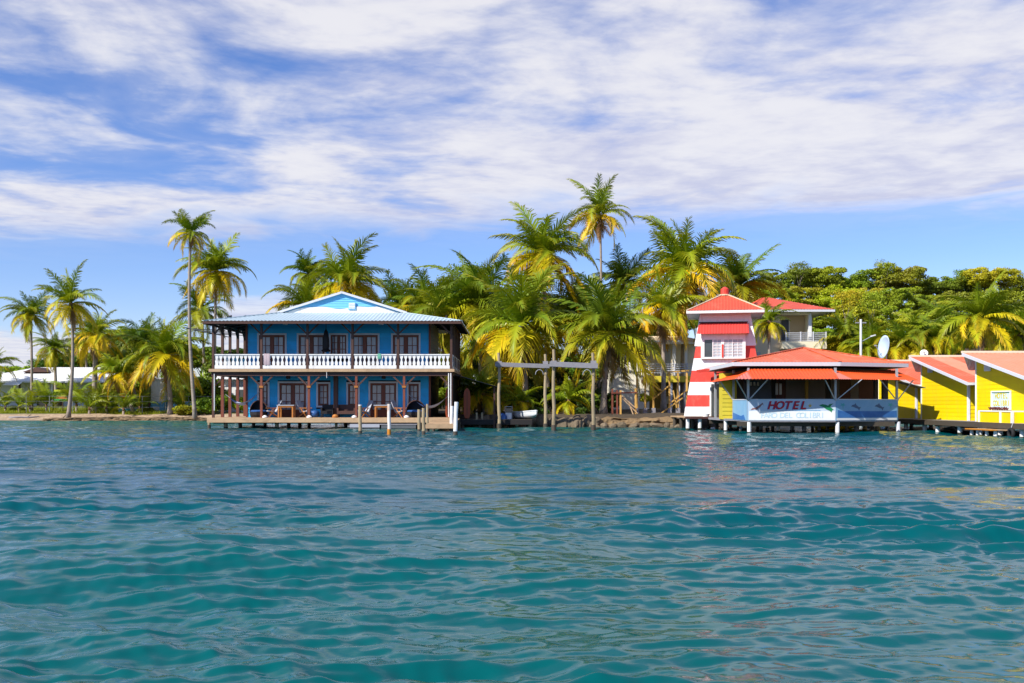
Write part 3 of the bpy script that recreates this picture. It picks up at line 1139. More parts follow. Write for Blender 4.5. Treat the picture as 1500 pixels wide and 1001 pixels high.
def hammock(label, a, b, sag, w=.5):
    a, b = Vector(a), Vector(b)
    mid = (a + b) / 2
    t = thing('hammock', label, 'hammock', mid - Vector((0, 0, sag)), 0, 'hammocks on the blue house deck')
    o = mid - Vector((0, 0, sag))
    n = 18
    m = MB()
    side = (b - a).cross(Vector((0, 0, 1))).normalized()
    for i in range(n + 1):
        s = i / n
        p = a.lerp(b, s) - Vector((0, 0, sag * 4 * s * (1 - s))) - o
        ww = w * (.12 + .88 * math.sin(PI * s) ** .6) if 0 < i < n else .03
        for k in range(5):
            e = (k - 2) / 2
            m.v.append(tuple(p + side * e * ww * .5 + Vector((0, 0, .16 * e * e * math.sin(PI * s)))))
    for i in range(n):
        for k in range(4):
            q = i * 5 + k
            m.f.append((q, q + 1, q + 6, q + 5))
    m.part('cloth', M_hammock, t, True)
    for p, q in ((a, a + (a - mid).normalized() * .35 + Vector((0, 0, .25))), (b, b + (b - mid).normalized() * .35 + Vector((0, 0, .25)))):
        MB().tube([p - o, q - o], .015, 5).part('rope', M_canvas, t)


hammock('pale blue hammock slung at the left end of the blue house deck', P(337, 583, 64.5), P(374, 580, 63.9), .55)
hammock('pale hammock slung at the right end of the blue house deck', P(606, 584, 63.4), P(652, 584, 63.0), .62)


def fan(label, px, py, Y):
    c = P(px, py, Y)
    t = thing('ceiling_fan', label, 'ceiling fan', c, R(20), 'ceiling fans under the balcony')
    MB().tube([(0, 0, .02), (0, 0, HZ + BF - .065 - c.z)], .03, 6).part('rod', M_black, t)
    MB().lathe([(0, -.14), (.12, -.12), (.16, 0), (.1, .06), (0, .06)], 12).part('motor', M_black, t)
    for k in range(4):
        a = k * PI / 2
        d = Vector((math.cos(a), math.sin(a), 0))
        MB().bar(d * .14, d * .68, .13, .015).part('blade', M_black, t)


fan('black ceiling fan over the left blue house door', 422, 552.5, 63)
fan('black ceiling fan over the right blue house door', 562, 552.5, 63)

sw = thing('swing_chair', 'dark hanging swing chair on the upper balcony', 'swing chair', P(477.5, 516, 63.0))
MB().lathe([(.02, .05), (.18, .12), (.22, .35), (.20, .85), (.12, 1.3), (.02, 1.45)], 14).part('shell', M_black, sw, True)
MB().tube([(0, 0, 1.42), (0, 0, HZ + RE + .2 - P(477.5, 516, 63.0).z)], .02, 6).part('rope', M_black, sw)
MB().lathe([(0, .0), (.24, .02), (.30, .1), (.22, .16), (0, .17)], 14).part('cushion', M_dark, sw)


def cloth_on_rail(label, px0, px1, py1, mt):
    x0, x1 = PX(px0, 61.9), PX(px1, 61.9)
    t = thing('towel', label, 'towel', ((x0 + x1) / 2, 61.9, PZ(519, 62)), 0)
    w = (x1 - x0) / 2
    z = PZ(py1, 61.9) - PZ(519, 62)
    m = MB()
    n = 8
    for i in range(n + 1):
        xx = -w + 2 * w * i / n
        wv = .015 * math.sin(i * 1.7)
        m.v += [(xx, .17, z * .7), (xx, .165, .025), (xx, .03 + wv * .3, .03), (xx, .025 + wv, z)]
    for i in range(n):
        for k in range(3):
            q = i * 4 + k
            m.f.append((q, q + 1, q + 5, q + 4))
    m.part('cloth', mt, t, True)


cloth_on_rail('mauve towel hung over the white balcony rail', 386, 395, 535, M_towel)
cloth_on_rail('small green cloth on the white balcony rail', 553, 558, 526, M_towel_green)
for label, px in (('small white float on the deck beside the left table', 388), ('white float by the second lower post', 453),
                  ('white upturned float on the deck by the brown settee', 519), ('white float by the fourth lower post', 595.5)):
    t = tag(MB().lathe([(.02, 0), (.16, 0), (.17, .06), (.10, .13), (.01, .16)], 12).part('float', M_white, None), label, 'float', 'white floats on the deck')
    t.location = (PX(px, 61.85), 61.85, HZ + .004)
bk2 = tag(MB().lathe([(.02, 0), (.17, 0), (.19, .1), (.12, .19), (.01, .22)], 12).part('orange_buoy', M_orange_wood, None), 'orange buoy on the deck beside the dividing post', 'buoy')
bk2.location = (PX(491, 61.9), 61.9, HZ + .004)


def kayak(label, px, py0, py1, Y, w, rz):
    z0, z1 = PZ(py1, Y), PZ(py0, Y)
    L = z1 - z0
    t = thing('upright_board', label, 'board', (PX(px, Y), Y, z0), rz)
    pts = []
    for k in range(13):
        s = k / 12
        pts.append((w / 2 * (min(1, .55 + 3.2 * s) if s < .7 else math.sqrt(max(0, 1 - ((s - .7) / .3) ** 2))), s * L))
    out = [(a, -.05, b) for a, b in pts] + [(-a, -.05, b) for a, b in reversed(pts[:-1])]
    MB().prism(out, (0, .1, 0)).part('hull', M_red_wood_l, t)
    cube('stringer', t, M_brown, -.02, .02, -.062, -.051, .1 * L, .86 * L)


M_red_wood_l = mat('rust_red_board', (.30, .060, .020), .5, .15, 3, .05)
kayak('rust red upright board outside the dark side wall', 684, 568, 613, 64.5, .44, R(12))
kayak('narrow rust red upright board inside the right corner post', 655.5, 568, 612, 63.2, .26, R(10))

# landing in front of the deck
land = thing('boat_landing', 'small sloping plank landing between the wooden poles and white slats', 'landing', (PX(643, 53), 53, 0))
for i in range(30):
    s = i / 30
    y = s * 8.45
    z = .47 + .20 * s
    w = .72 + .12 * s
    x0 = -.68 - .2 * s
    cube('plank', land, M_deck, x0, x0 + 1.44 + .1 * s, y, y + .265, z - .04, z)
cube('edge_board', land, M_deck, -.72, .80, -.05, -.003, .26, .48)
for sx in (-.60, .66):
    MB().bar((sx, .02, .33), (sx, 8.3, .55), .09, .18).part('stringer', M_dark, land)
    for y in (.15, 4, 7.9):
        pile(land, sx, y, -2.2, .27 + .02 * y, .09, M_wet)
lf = thing('low_walkway', 'low grey boards hung just above the water under the deck edge', 'walkway', (PX(562, 60.5), 60.5, 0))
for i in range(3):
    cube('board', lf, M_grey_wood, -2.0, 2.05, -.35 + i * .24, -.13 + i * .24, .30, .345)
cube('edge_board', lf, M_canvas, -2.0, -.2, -.40, -.353, .14, .33)
cube('edge_board', lf, M_under, -.1, 2.0, -.40, -.353, .08, .27)
for sx in (-1.8, 0, 1.9):
    pile(lf, sx, .02, -2, .30, .06, M_wet)


def mooring(label, px, py0, pyw, r, mt, lean=0.0, rust=False, cap=None):
    Y = CAMH * F / (pyw - HY)
    t = thing('mooring_pole', label, 'pole', (PX(px, Y), Y, 0), 0, 'mooring poles in front of the blue house')
    z1 = PZ(py0, Y)
    n = 7
    pts = [(lean * (k / (n - 1)) + .012 * math.sin(k * 2.1), 0, -2.0 + (z1 + 2.0) * k / (n - 1)) for k in range(n)]
    MB().tube(pts, [r * (1.08 - .1 * k / n + .03 * math.sin(k * 3.3)) for k in range(n)], 10).part('shaft', mt, t)
    MB().tube([(lean * .62, 0, -.15), (lean * .68, 0, .22 if not rust else .30)], r * 1.13, 10).part('tide_band', M_rust_orange if rust else M_wet, t)
    if cap:
        MB().tube([(lean, 0, z1), (lean, 0, z1 + .05)], r * 1.1, 10).part('cap', cap, t)


mooring('weathered tan mooring pole with a white cap before the deck', 527.5, 594.5, 637.5, .085, M_post_wood, 0, False, M_white)
mooring('white mooring pole with an orange rusty foot', 570, 592, 637.5, .085, M_rust, 0, True)
mooring('short wooden pole left of the boat landing', 614, 600, 635, .09, M_post_wood)
mooring('wooden pole at the front corner of the boat landing', 620.5, 598, 638, .085, M_post_wood)
mooring('thin pale wooden pole behind the boat landing corner', 626, 592, 631, .065, M_post_wood)
mooring('leaning white slat pole at the right of the landing', 659.5, 595, 634, .10, M_white, .1)
mooring('tall leaning white slat pole at the far right of the landing', 664, 589, 638.5, .10, M_white, .16)
mooring('short stump pole off the left end of the deck', 306.5, 613, 627.5, .09, M_post_wood)


# ------------------------------------------------------------------ boat lifts, jetty and dinghy
def lift(label, pa, ta, pb, tb, Y, pyb, h):
    t = thing('boat_lift', label, 'boat lift', (PX((pa + pb) / 2, Y), Y, 0), 0, 'timber boat lifts in the water')
    x0 = PX((pa + pb) / 2, Y)
    for p, tp in ((pa, ta), (pb, tb)):
        xx = PX(p, Y) - x0
        zt = PZ(tp, Y)
        pts = [(xx + .03 * math.sin(k * 1.9 + p), .02 * math.sin(k), -2.2 + (zt + 2.2) * k / 8) for k in range(9)]
        MB().tube(pts, [.135 - .006 * k for k in range(9)], 10).part('pole', M_post_wood, t)
        MB().tube([(xx, 0, -.2), (xx, 0, .3)], .155, 10).part('tide_band', M_wet, t)
        cube('bracket', t, M_grey_wood, xx - .17, xx + .17, -.19, -.13, PZ(pyb, Y) - .2, PZ(pyb, Y) + .2)
    zb = PZ(pyb, Y)
    xa, xb = PX(pa, Y) - x0 - .25, PX(pb, Y) - x0 + .25
    MB().bar((xa, -.24, zb), (xb, -.24, zb - .12), .09, h).part('beam', M_grey_wood, t)
    MB().bar((xa, .17, zb), (xb, .17, zb - .12), .09, h).part('beam', M_grey_wood, t)
    xx = xb - .55
    MB().tube([(xx + .25 * math.sin(a) - .1, -.3, zb - .35 - .3 * (1 - math.cos(a))) for a in np.linspace(-1.6, 1.6, 12)], .018, 5).part('rope', M_canvas, t)


lift('left timber boat lift of two poles with a grey beam', 731, 517, 799, 519, 64, 534, .26)
lift('right timber boat lift with the tallest pole and a grey beam', 811, 512, 869, 517, 60, 533.5, .30)

jet = thing('low_jetty', 'low dark jetty with short piles beside the blue house', 'jetty', (PX(730, 65), 65, 0))
for i in range(11):
    cube('plank', jet, M_wet, -2.6, 2.2, -.5 + i * .24, -.5 + i * .24 + .22, .50, .55)
cube('edge_board', jet, M_dark, -2.6, 2.2, -.56, -.505, .22, .53)
for xx in (-2.3, -1.2, 0, 1.2, 2.05):
    for y in (-.3, 1.9):
        pile(jet, xx, y, -1.6, .49, .11, M_wet if xx < 1 else M_post_wood)
for xx in (-1.4, -1.05):
    cube('stub_post', jet, M_post_wood, xx - .06, xx + .06, -.35, -.23, .55, 1.0)


def hull(name, parent, L, W_, H, mt, sheer=.12):
    m = MB()
    n, k = 14, 8
    for i in range(n + 1):
        s = i / n
        wd = W_ / 2 * (1 - max(0, (s - .35) / .65) ** 2.2) * (.9 + .1 * min(1, s * 4)) + .01
        zt = H + sheer * s * s
        for j in range(k + 1):
            a = PI * j / k
            m.v.append((-wd * math.cos(a), -L * s, zt * (1 - math.sin(a) ** .55 * (1 - .55 * s ** 4))))
    for i in range(n):
        for j in range(k):
            q = i * (k + 1) + j
            m.f.append((q, q + k + 1, q + k + 2, q + 1))
    m.f.append(tuple(range(k + 1)))
    m.part(name, mt, parent, True)
    m = MB()
    for sx in (-1, 1):
        pts = []
        for i in range(n + 1):
            s = i / n
            wd = W_ / 2 * (1 - max(0, (s - .35) / .65) ** 2.2) * (.9 + .1 * min(1, s * 4)) + .01
            pts.append((sx * wd, -L * s, H + sheer * s * s))
        MB().tube(pts, .035, 6).part('gunwale', mt, parent)


bo = thing('dinghy', 'small white dinghy pulled up on the low jetty, bow to the water', 'boat', (PX(761.5, 66.8), 66.8, .552), R(24))
hull('hull', bo, 2.6, 1.15, .46, M_hull)
cube('thwart', bo, M_hull, -.45, .45, -1.0, -.75, .34, .38)
cv = thing('outboard_console', 'grey metal console frame beside the white dinghy', 'console', (PX(745, 65.8), 65.8, .552))
cube('cabinet', cv, M_hull, -.2, .2, -.15, .15, 0, .42)
cube('windscreen', cv, M_glass_dark, -.2, .2, -.13, -.10, .42, .72)
for sx in (-.23, .23):
    MB().tube([(sx, 0, 0), (sx, 0, .82)], .02, 6).part('upright', M_steel, cv)
MB().tube([(-.23, 0, .82), (.23, 0, .82)], .02, 6).part('crossbar', M_steel, cv)
tp = thing('tarpaulin_bundle', 'blue tarpaulin bundle at the foot of the left lift pole', 'tarpaulin', (PX(735, 65.6), 65.6, .552))
m = MB()
for j in range(5):
    th = PI / 2 * j / 4
    for i in range(12):
        a = 2 * PI * i / 12
        rr = (.30 + .05 * math.sin(3 * a + j)) * math.cos(th)
        m.v.append((rr * math.cos(a) * 1.15, rr * math.sin(a), .42 * math.sin(th)))
for j in range(4):
    for i in range(12):
        m.f.append((j * 12 + i, j * 12 + (i + 1) % 12, (j + 1) * 12 + (i + 1) % 12, (j + 1) * 12 + i))
m.part('cover', M_tarp, tp, True)


# ------------------------------------------------------------------ lighthouse tower
LX, LY, LZ = PX(1063, 61.3), 63.5, .80
tower = thing('lighthouse', 'white wooden lighthouse tower with red bands and red pyramid roof', 'lighthouse', (LX + .42, LY, LZ), R(-11.5))


def lh(z):
    return 2.5 - 1.04 * z / 6.36


def lz(py, Y=61.8):
    return PZ(py, Y) - LZ


cuts = [(0.0, lz(596), M_white), (lz(596), lz(579), M_red), (lz(579), lz(560), M_white), (lz(560), lz(543), M_red), (lz(543), lz(525), M_white),
        (lz(525), lz(507), M_red)]
for z0, z1, mt in cuts:
    m = MB()
    a, b = lh(z0), lh(z1)
    m.add([(-a, -a, z0), (a, -a, z0), (a, a, z0), (-a, a, z0), (-b, -b, z1), (b, -b, z1), (b, b, z1), (-b, b, z1)],
          [(0, 1, 5, 4), (1, 2, 6, 5), (2, 3, 7, 6), (3, 0, 4, 7)])
    m.part('wall_band', mt, tower)
# upper part: horizontal lap boards on the front, plain on the other faces
zt0, zt1 = lz(507), 6.45
n = 11
for i in range(n):
    z0, z1 = zt0 + (zt1 - zt0) * i / n, zt0 + (zt1 - zt0) * (i + 1) / n
    a, b = lh(z0), lh(z1)
    m = MB()
    e = .025
    m.add([(-a - e, -a - e, z0), (a + e, -a - e, z0), (a + e, a + e, z0), (-a - e, a + e, z0), (-b, -b, z1), (b, -b, z1), (b, b, z1), (-b, b, z1)],
          [(0, 1, 5, 4), (1, 2, 6, 5), (2, 3, 7, 6), (3, 0, 4, 7), (3, 2, 1, 0)])
    m.part('wall_course', M_white, tower)
for sx in (-1, 1):
    MB().bar((sx * (lh(zt0) + .02), -lh(zt0) - .02, zt0), (sx * (lh(6.4) + .02), -lh(6.4) - .02, 6.4), .13, .07, (0, 1, 0)).part('corner_board', M_white, tower)
# door in the foot
dr = thing_part('door', tower)
dx0, dx1 = PX(1043, 61) - LX, PX(1058, 61) - LX
cube('door_leaf', dr, M_glass_dark, dx0 + .06, dx1 - .06, -2.53, -2.0, .0, lz(563, 61))
cube('surround', dr, M_white, dx0 - .04, dx0 + .058, -2.56, -2.0, 0, lz(561, 61))
cube('surround', dr, M_white, dx1 - .058, dx1 + .04, -2.56, -2.0, 0, lz(561, 61))
cube('surround', dr, M_white, dx0 + .058, dx1 - .058, -2.56, -2.0, lz(563, 61) + .002, lz(561, 61))
# window bay under its awning
bay = thing_part('window_bay', tower)
by = -2.18
bx0, bx1, bz0, bz1 = PX(1028, 61.3) - LX, PX(1092, 61.3) - LX, lz(525.5, 61.3), lz(488, 61.3)
wz0, wz1 = lz(523, 61.3), lz(497.5, 61.3)
wins = [(1033, 1044.5, M_glass_dark), (1046, 1057, M_glass_pale), (1061.5, 1073, M_glass_pale), (1074, 1088, M_glass_pale)]  # first window stands open; a near-black pane paints its unlit inside
m = MB()
m.box(bx0, bx1, by, -1.6, bz0, wz0)
m.box(bx0, bx1, by, -1.5, wz1, bz1)
edges = [bx0] + [PX(p, 61.3) - LX for w in wins for p in w[:2]] + [bx1]
for i in range(0, len(edges), 2):
    m.box(edges[i], edges[i + 1], by, -1.55, wz0, wz1)
m.part('bay_wall', M_white, bay)
for p0, p1, mt in wins:
    a, b = PX(p0, 61.3) - LX, PX(p1, 61.3) - LX
    cube('pane', bay, mt, a, b, by + .06, by + .07, wz0, wz1)
    if mt is M_glass_pale:
        m = MB()
        for i in range(1, 6):
            zz = wz0 + (wz1 - wz0) * i / 6
            m.box(a, b, by + .03, by + .055, zz - .018, zz + .018)
        m.box((a + b) / 2 - .015, (a + b) / 2 + .015, by + .028, by + .058, wz0, wz1)
        m.part('louvre', M_white, bay)
xr = PX(1059.2, 61.3) - LX
cube('red_marker', bay, M_red, xr - .055, xr + .055, by - .04, by - .003, wz0 - .02, lz(504.5, 61.3))
ax0, ax1 = PX(1023.5, 61) - LX, PX(1098.5, 61) - LX
roof_facet(tower, [(ax0, -2.62, lz(489, 61)), (ax1, -2.62, lz(489, 61)), (ax1 - .05, -1.58, lz(473, 61.9)), (ax0 + .12, -1.58, lz(473, 61.9))], M_awning_red, .17, .02, 1.0, name='awning_sheet')
cube('awning_edge', tower, M_dark, ax0 + .12, ax1 - .05, -1.66, -1.55, lz(473, 61.9), lz(471.5, 61.9))
MB().prism([(ax1 - .03, -2.60, lz(489, 61)), (ax1 - .03, -1.62, lz(473.5, 61.9)), (ax1 - .03, -1.72, lz(489, 61))], (.03, 0, 0)).part('awning_side', M_awning_red, tower)
# roof
ez, ap = lz(454.5, 61.2), PZ(431, 63.5) - LZ
eh = 2.33
cs = [(-eh, -eh, ez), (eh, -eh, ez), (eh, eh, ez), (-eh, eh, ez)]
for i in range(4):
    roof_facet(tower, [cs[i], cs[(i + 1) % 4], (0, 0, ap)], M_red_roof, .2, .022, 1.0)
    MB().bar(Vector(cs[i]) + Vector((0, 0, .03)), (0, 0, ap + .04), .13, .05).part('hip_cap', M_tan, tower)
    p, q = Vector(cs[i]), Vector(cs[(i + 1) % 4])
    MB().bar(p + Vector((0, 0, -.09)), q + Vector((0, 0, -.09)), .05, .16).part('fascia', M_white, tower)
m = MB()
m.box(-eh + .05, eh - .05, -eh + .05, eh - .05, ez - .13, ez - .09)
m.part('soffit', M_trim, tower)
lan = thing_part('lantern', tower)
MB().lathe([(.36, ap - .12), (.36, ap - .04), (.1, ap)], 12).part('lantern_base', M_tan, lan)
MB().lathe([(.27, ap - .03), (.27, ap + .30), (.22, ap + .34), (.10, ap + .44), (.0, ap + .46)], 14).part('lantern_drum', M_red, lan)
# platform it stands on
pf = thing('tower_platform', 'small red-edged platform on short white piles below the lighthouse', 'platform', (LX, LY, 0))
for i in range(13):
    cube('plank', pf, M_deck, -2.62, 2.7, -3.1 + i * .45, -3.1 + i * .45 + .43, .70, .778)
cube('edge_board', pf, M_int_red, -2.66, 2.7, -3.16, -3.105, .66, .785)
for xx in (-2.45, -1.72, -.2, 1.2, 2.4):
    for yy in (-2.9, -.5, 2.0):
        pile(pf, xx, yy, -1.8, .70, .12, M_white if yy < -2 else M_wet)
for lab, px, mt, s in (('white plastic basin on the lighthouse platform', 1034, M_white, 1.0), ('small red can at the right corner of the lighthouse platform', 1056.5, M_red, .62)):
    o = tag(MB().lathe([(.02, 0), (.20 * s, 0), (.24 * s, .18 * s), (.22 * s, .2 * s), (.02, .1 * s)], 14).part('basin' if mt is M_white else 'can', mt, None), lab, 'container')
    o.location = (PX(px, 60.6), 60.6, .786)

# ------------------------------------------------------------------ hotel pavilion
HO = Vector((16.7, 56.0, 0))
hotel = thing('hotel_pavilion', 'open waterside hotel pavilion with red hipped roof and orange metal awning', 'pavilion', HO)
FZ = .744


def L(x, y, z):
    return (x - HO.x, y - HO.y, z)


pA, pB, pC, pD = (12.37, 55.6), (12.34, 52.0), (16.80, 51.7), (20.50, 53.0)
floor_poly = [pB, pC, pD, (21.2, 60.5), (11.9, 60.5), (11.9, 55.6), pA]
MB().prism([L(x, y, FZ - .12) for x, y in floor_poly], (0, 0, .118)).part('floor_slab', M_grey_wood, hotel)
RTZ = PZ(586, 52)


def rail_panel(p, q, mt, trim=True):
    e = thing_part('railing_panel', hotel)
    d = Vector((q[0] - p[0], q[1] - p[1], 0))
    e.location = L(p[0], p[1], FZ - .05)
    e.rotation_euler = (0, 0, math.atan2(d.y, d.x))
    h = RTZ - FZ + .05
    cube('panel_board', e, mt, 0, d.length, -.03, .03, 0, h)
    cube('cap_rail', e, M_trim, -.02, d.length + .02, -.05, .05, h, h + .045)
    return e, d.length, h


def flat(name, parent, mt, pts, y=-.034, th=.006):
    MB().prism([(a, y, b) for a, b in pts], (0, -th, 0)).part(name, mt, parent)


e, w, h = rail_panel(pA, pB, M_panel_blue)
flat('painted_wave', e, M_panel_sea, [(0, .03), (w - .5, .03), (w - .9, .3), (w - 1.6, .22), (0, .4)])
e, w, h = rail_panel(pB, pC, M_panel_pale)
flat('white_band', e, M_panel_white, [(.03, .03), (w - .03, .03), (w - .03, .50), (.03, .50)])  # sunlight on the lower part of the sign, painted in as white
flat('blue_stripe', e, M_panel_blue, [(1.6, .51), (w - .75, .51), (w - .8, .56), (2.6, .55), (1.7, .53)])


def letters(parent, s, size, mt, x, z, y, extr, shear, bold, step, name):
    """one painted letter after another, each its own piece"""
    for i, ch in enumerate(s):
        if ch == ' ':
            continue
        obj(name, text_mesh(ch, size, mt, extr, shear, bold), parent, (x + i * step, y, z), (R(90), 0, 0))


letters(e, 'HOTEL', .58, M_sign_navy, 1.145, .600, -.042, .004, .28, .014, .405, 'letter_shadow')
letters(e, 'HOTEL', .58, M_sign_red, 1.18, .612, -.052, .004, .28, .014, .405, 'letter')
letters(e, 'FARO DEL COLIBRI', .40, M_sign_pale, .72, .15, -.046, .003, 0, .004, .205, 'small_letter')
# lobster-like brown figure at the left, star, green hummingbird at the right
flat('painted_figure', e, M_mural_brown, [(.10, .55), (.30, .60), (.42, .56), (.62, .72), (.72, .86), (.78, .78), (.74, .94), (.60, .84), (.36, .68), (.22, .66)], -.036)
flat('painted_star', e, M_sign_gold, [(3.16 + (.12 if k % 2 == 0 else .05) * math.sin(k * PI / 5), .78 + (.12 if k % 2 == 0 else .05) * math.cos(k * PI / 5)) for k in range(10)], -.036)
flat('painted_bird', e, M_sign_green, [(3.62, .80), (3.80, .86), (3.98, .83), (4.08, .78), (4.14, .86), (4.36, .90), (4.24, .80), (4.20, .72), (4.38, .56), (4.30, .56), (4.26, .42), (4.16, .52), (3.98, .60), (3.86, .70), (3.70, .76)], -.036)
e, w, h = rail_panel(pC, pD, M_panel_blue)
flat('painted_sea', e, M_panel_sea, [(.12, .16), (w - .05, .16), (w - .05, .52), (w - .4, .49), (.8, .50), (.5, .49), (.12, .56)], -.032)
flat('white_band', e, M_panel_white, [(.05, .02), (w - .05, .02), (w - .05, .13), (.05, .13)], -.032)
for x0 in (.95, 2.45):
    flat('painted_dolphin', e, M_mural_grey, [(x0, .74), (x0 + .08, .82), (x0 + .22, .85), (x0 + .28, .92), (x0 + .33, .82), (x0 + .50, .70), (x0 + .62, .72), (x0 + .55, .62),
                                              (x0 + .50, .52), (x0 + .44, .62), (x0 + .28, .66), (x0 + .14, .72)], -.032)
for x0 in (.42, 3.45):
    flat('painted_palm', e, M_teal, [(x0, .62), (x0 + .04, .62), (x0 + .05, .78), (x0 + .2, .80), (x0 + .08, .86), (x0 + .12, .94), (x0, .88), (x0 - .14, .92), (x0 - .08, .84), (x0 - .18, .76), (x0 + .0, .79)], -.032)

# posts and struts
def hpost(x, y, w=.06, z1=3.45, mt=M_steel):
    cube('post', hotel, mt, x - HO.x - w, x - HO.x + w, y - HO.y - w, y - HO.y + w, FZ - .05, z1)


for (x, y) in (pA, pB, pC, pD):
    hpost(x + .02, y + .10, .055)
hpost(PX(1296, 55), 55, .14, 3.4, M_brick_dark)
hpost(PX(1283, 56), 56, .10, 3.4, M_brick_dark)
hpost(21.1, 60, .08)
hpost(11.95, 58.5, .06)
AZ0, AZ1 = 2.82, 3.38
for (x0, y0), (x1, y1) in ((pB, (11.5, 51.1)), (pB, (13.1, 50.9)), (pC, (18.0, 51.2)), (pC, (16.0, 50.9)), (pD, (21.4, 53.1)), (pD, (19.3, 52.2)), (pA, (11.6, 55.5))):
    MB().bar(L(x0, y0, RTZ - .05), L(x1, y1, AZ0 + .02), .045, .045).part('strut', M_steel, hotel)
# awning
oL0, oL1, oC, oD = (11.62, 58.4), (11.32, 50.62), (16.62, 50.62), (21.75, 53.2)
iL0, iL1, iC, iD = (12.7, 58.4), (12.55, 52.0), (16.75, 52.0), (20.9, 54.4)
for (a, b), (c, d) in (((oL0, oL1), (iL1, iL0)), ((oL1, oC), (iC, iL1)), ((oC, oD), (iD, iC))):
    ms = [M_awning] * 8
    if a is oL1:
        ms = [M_awning_faded] + [M_awning] * 7
    if a is oC:
        ms = [M_awning_faded] + [M_awning] * 7
    roof_facet(hotel, [L(*a, AZ0), L(*b, AZ0), L(*c, AZ1), L(*d, AZ1)], ms, .17, .03, .9, name='awning_sheet')
MB().prism([L(21.2, 54.0, 2.74), L(22.45, 54.0, 2.42), L(22.45, 55.0, 2.42), L(21.2, 55.0, 2.74)], (0, 0, .03)).part('side_awning', M_under, hotel)
MB().prism([L(11.2, 59.2, 3.42), L(12.5, 59.2, 3.62), L(12.5, 60.4, 3.66), L(11.2, 60.4, 3.46)], (0, 0, .16)).part('side_awning', M_red, hotel)
# roof
RZ0 = 3.74
rp = [(11.84, 61.2), (11.55, 52.0), (17.15, 52.0), (21.45, 53.9), (21.9, 61.5)]
apx = L(16.75, 57.2, PZ(510, 57.2))
for i in range(5):
    a, b = rp[i], rp[(i + 1) % 5]
    roof_facet(hotel, [L(*a, RZ0), L(*b, RZ0), apx], M_coral, .2, .028, 1.0)
    if i < 4:
        MB().bar(L(*a, RZ0 - .09), L(*b, RZ0 - .09), .05, .20).part('fascia', M_trim, hotel)
for i in range(1, 4):
    MB().bar(Vector(L(*rp[i], RZ0 + .05)), Vector(apx) + Vector((0, 0, .05)), .16, .04).part('hip_cap', M_coral, hotel)
MB().prism([L(x * .985 + .25, y * .995 + .28, RZ0 - .2) for x, y in rp], (0, 0, .03)).part('soffit', M_dark, hotel)
MB().prism([L(x, y, 3.40) for x, y in ((12.6, 52.1), (16.7, 52.1), (20.8, 54.6), (21.2, 61), (12.4, 61))], (0, 0, .04)).part('ceiling', M_dark, hotel)
# back wall of the dining room, board by board
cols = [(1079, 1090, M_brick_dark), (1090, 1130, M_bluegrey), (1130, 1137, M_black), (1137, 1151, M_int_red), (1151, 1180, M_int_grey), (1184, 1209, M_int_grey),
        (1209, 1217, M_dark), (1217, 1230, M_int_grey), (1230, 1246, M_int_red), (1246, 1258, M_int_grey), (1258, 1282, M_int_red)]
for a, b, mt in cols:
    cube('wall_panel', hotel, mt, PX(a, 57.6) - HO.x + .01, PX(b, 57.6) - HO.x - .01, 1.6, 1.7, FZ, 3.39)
cube('yellow_column', hotel, M_ochre, PX(1180, 57.2) - HO.x, PX(1184, 57.2) - HO.x, 1.2, 1.36, FZ, 3.39)
cube('serving_ledge', hotel, M_brick_dark, PX(1188, 57) - HO.x, PX(1215, 57) - HO.x, 1.2, 1.55, 1.55, 1.62)
for px in (1101, 1106, 1111):
    cube('bottle_label', hotel, M_trim, PX(px, 57.4) - HO.x - .05, PX(px, 57.4) - HO.x + .05, 1.5, 1.58, 2.62, 2.84)
for px in (1139, 1144.5):
    cube('window_pane', hotel, M_glass, PX(px, 57.4) - HO.x - .07, PX(px, 57.4) - HO.x + .07, 1.56, 1.59, 2.1, 2.75)
# yellow boarded end wall at the left
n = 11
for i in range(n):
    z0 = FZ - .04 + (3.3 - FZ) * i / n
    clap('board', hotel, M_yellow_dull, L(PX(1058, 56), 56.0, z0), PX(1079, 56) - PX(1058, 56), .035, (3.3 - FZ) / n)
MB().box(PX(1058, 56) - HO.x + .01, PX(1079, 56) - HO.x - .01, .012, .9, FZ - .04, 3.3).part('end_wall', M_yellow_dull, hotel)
# piles
for px, y, mt, r in ((1097.5, 52.1, M_white, .11), (1227, 51.85, M_white, .11), (1316, 53.1, M_trim, .11), (1063, 55.9, M_white, .10), (1140, 54.5, M_white, .1), (1161, 55.5, M_grey_wood, .11),
                     (1178, 53.6, M_grey_wood, .13), (1160, 57, M_white, .09), (1200, 55, M_grey_wood, .1), (1212, 57, M_grey_wood, .1), (1241, 55.2, M_grey_wood, .12), (1255, 54, M_grey_wood, .13),
                     (1267, 58, M_post_wood, .13), (1285, 55, M_grey_wood, .14), (1301, 56, M_grey_wood, .08), (1085, 56, M_grey_wood, .1), (1115, 57, M_grey_wood, .1), (1132, 58, M_wet, .1), (1190, 59.5, M_wet, .1), (1278, 60, M_wet, .12)):
    pile(hotel, PX(px, y) - HO.x, y - HO.y, -1.6, FZ - .121, r, mt)
for y in (52.6, 56, 60):
    cube('floor_beam', hotel, M_wet, 11.9 - HO.x, 20.2 - HO.x, y - HO.y - .08, y - HO.y + .08, FZ - .36, FZ - .121)
yb = thing('yellow_skiff', 'yellow boat hull seen between the hotel piles', 'boat', (PX(1196, 60.5), 60.5, -.05), R(90))
hull('hull', yb, 2.9, 1.1, .62, M_yellow)

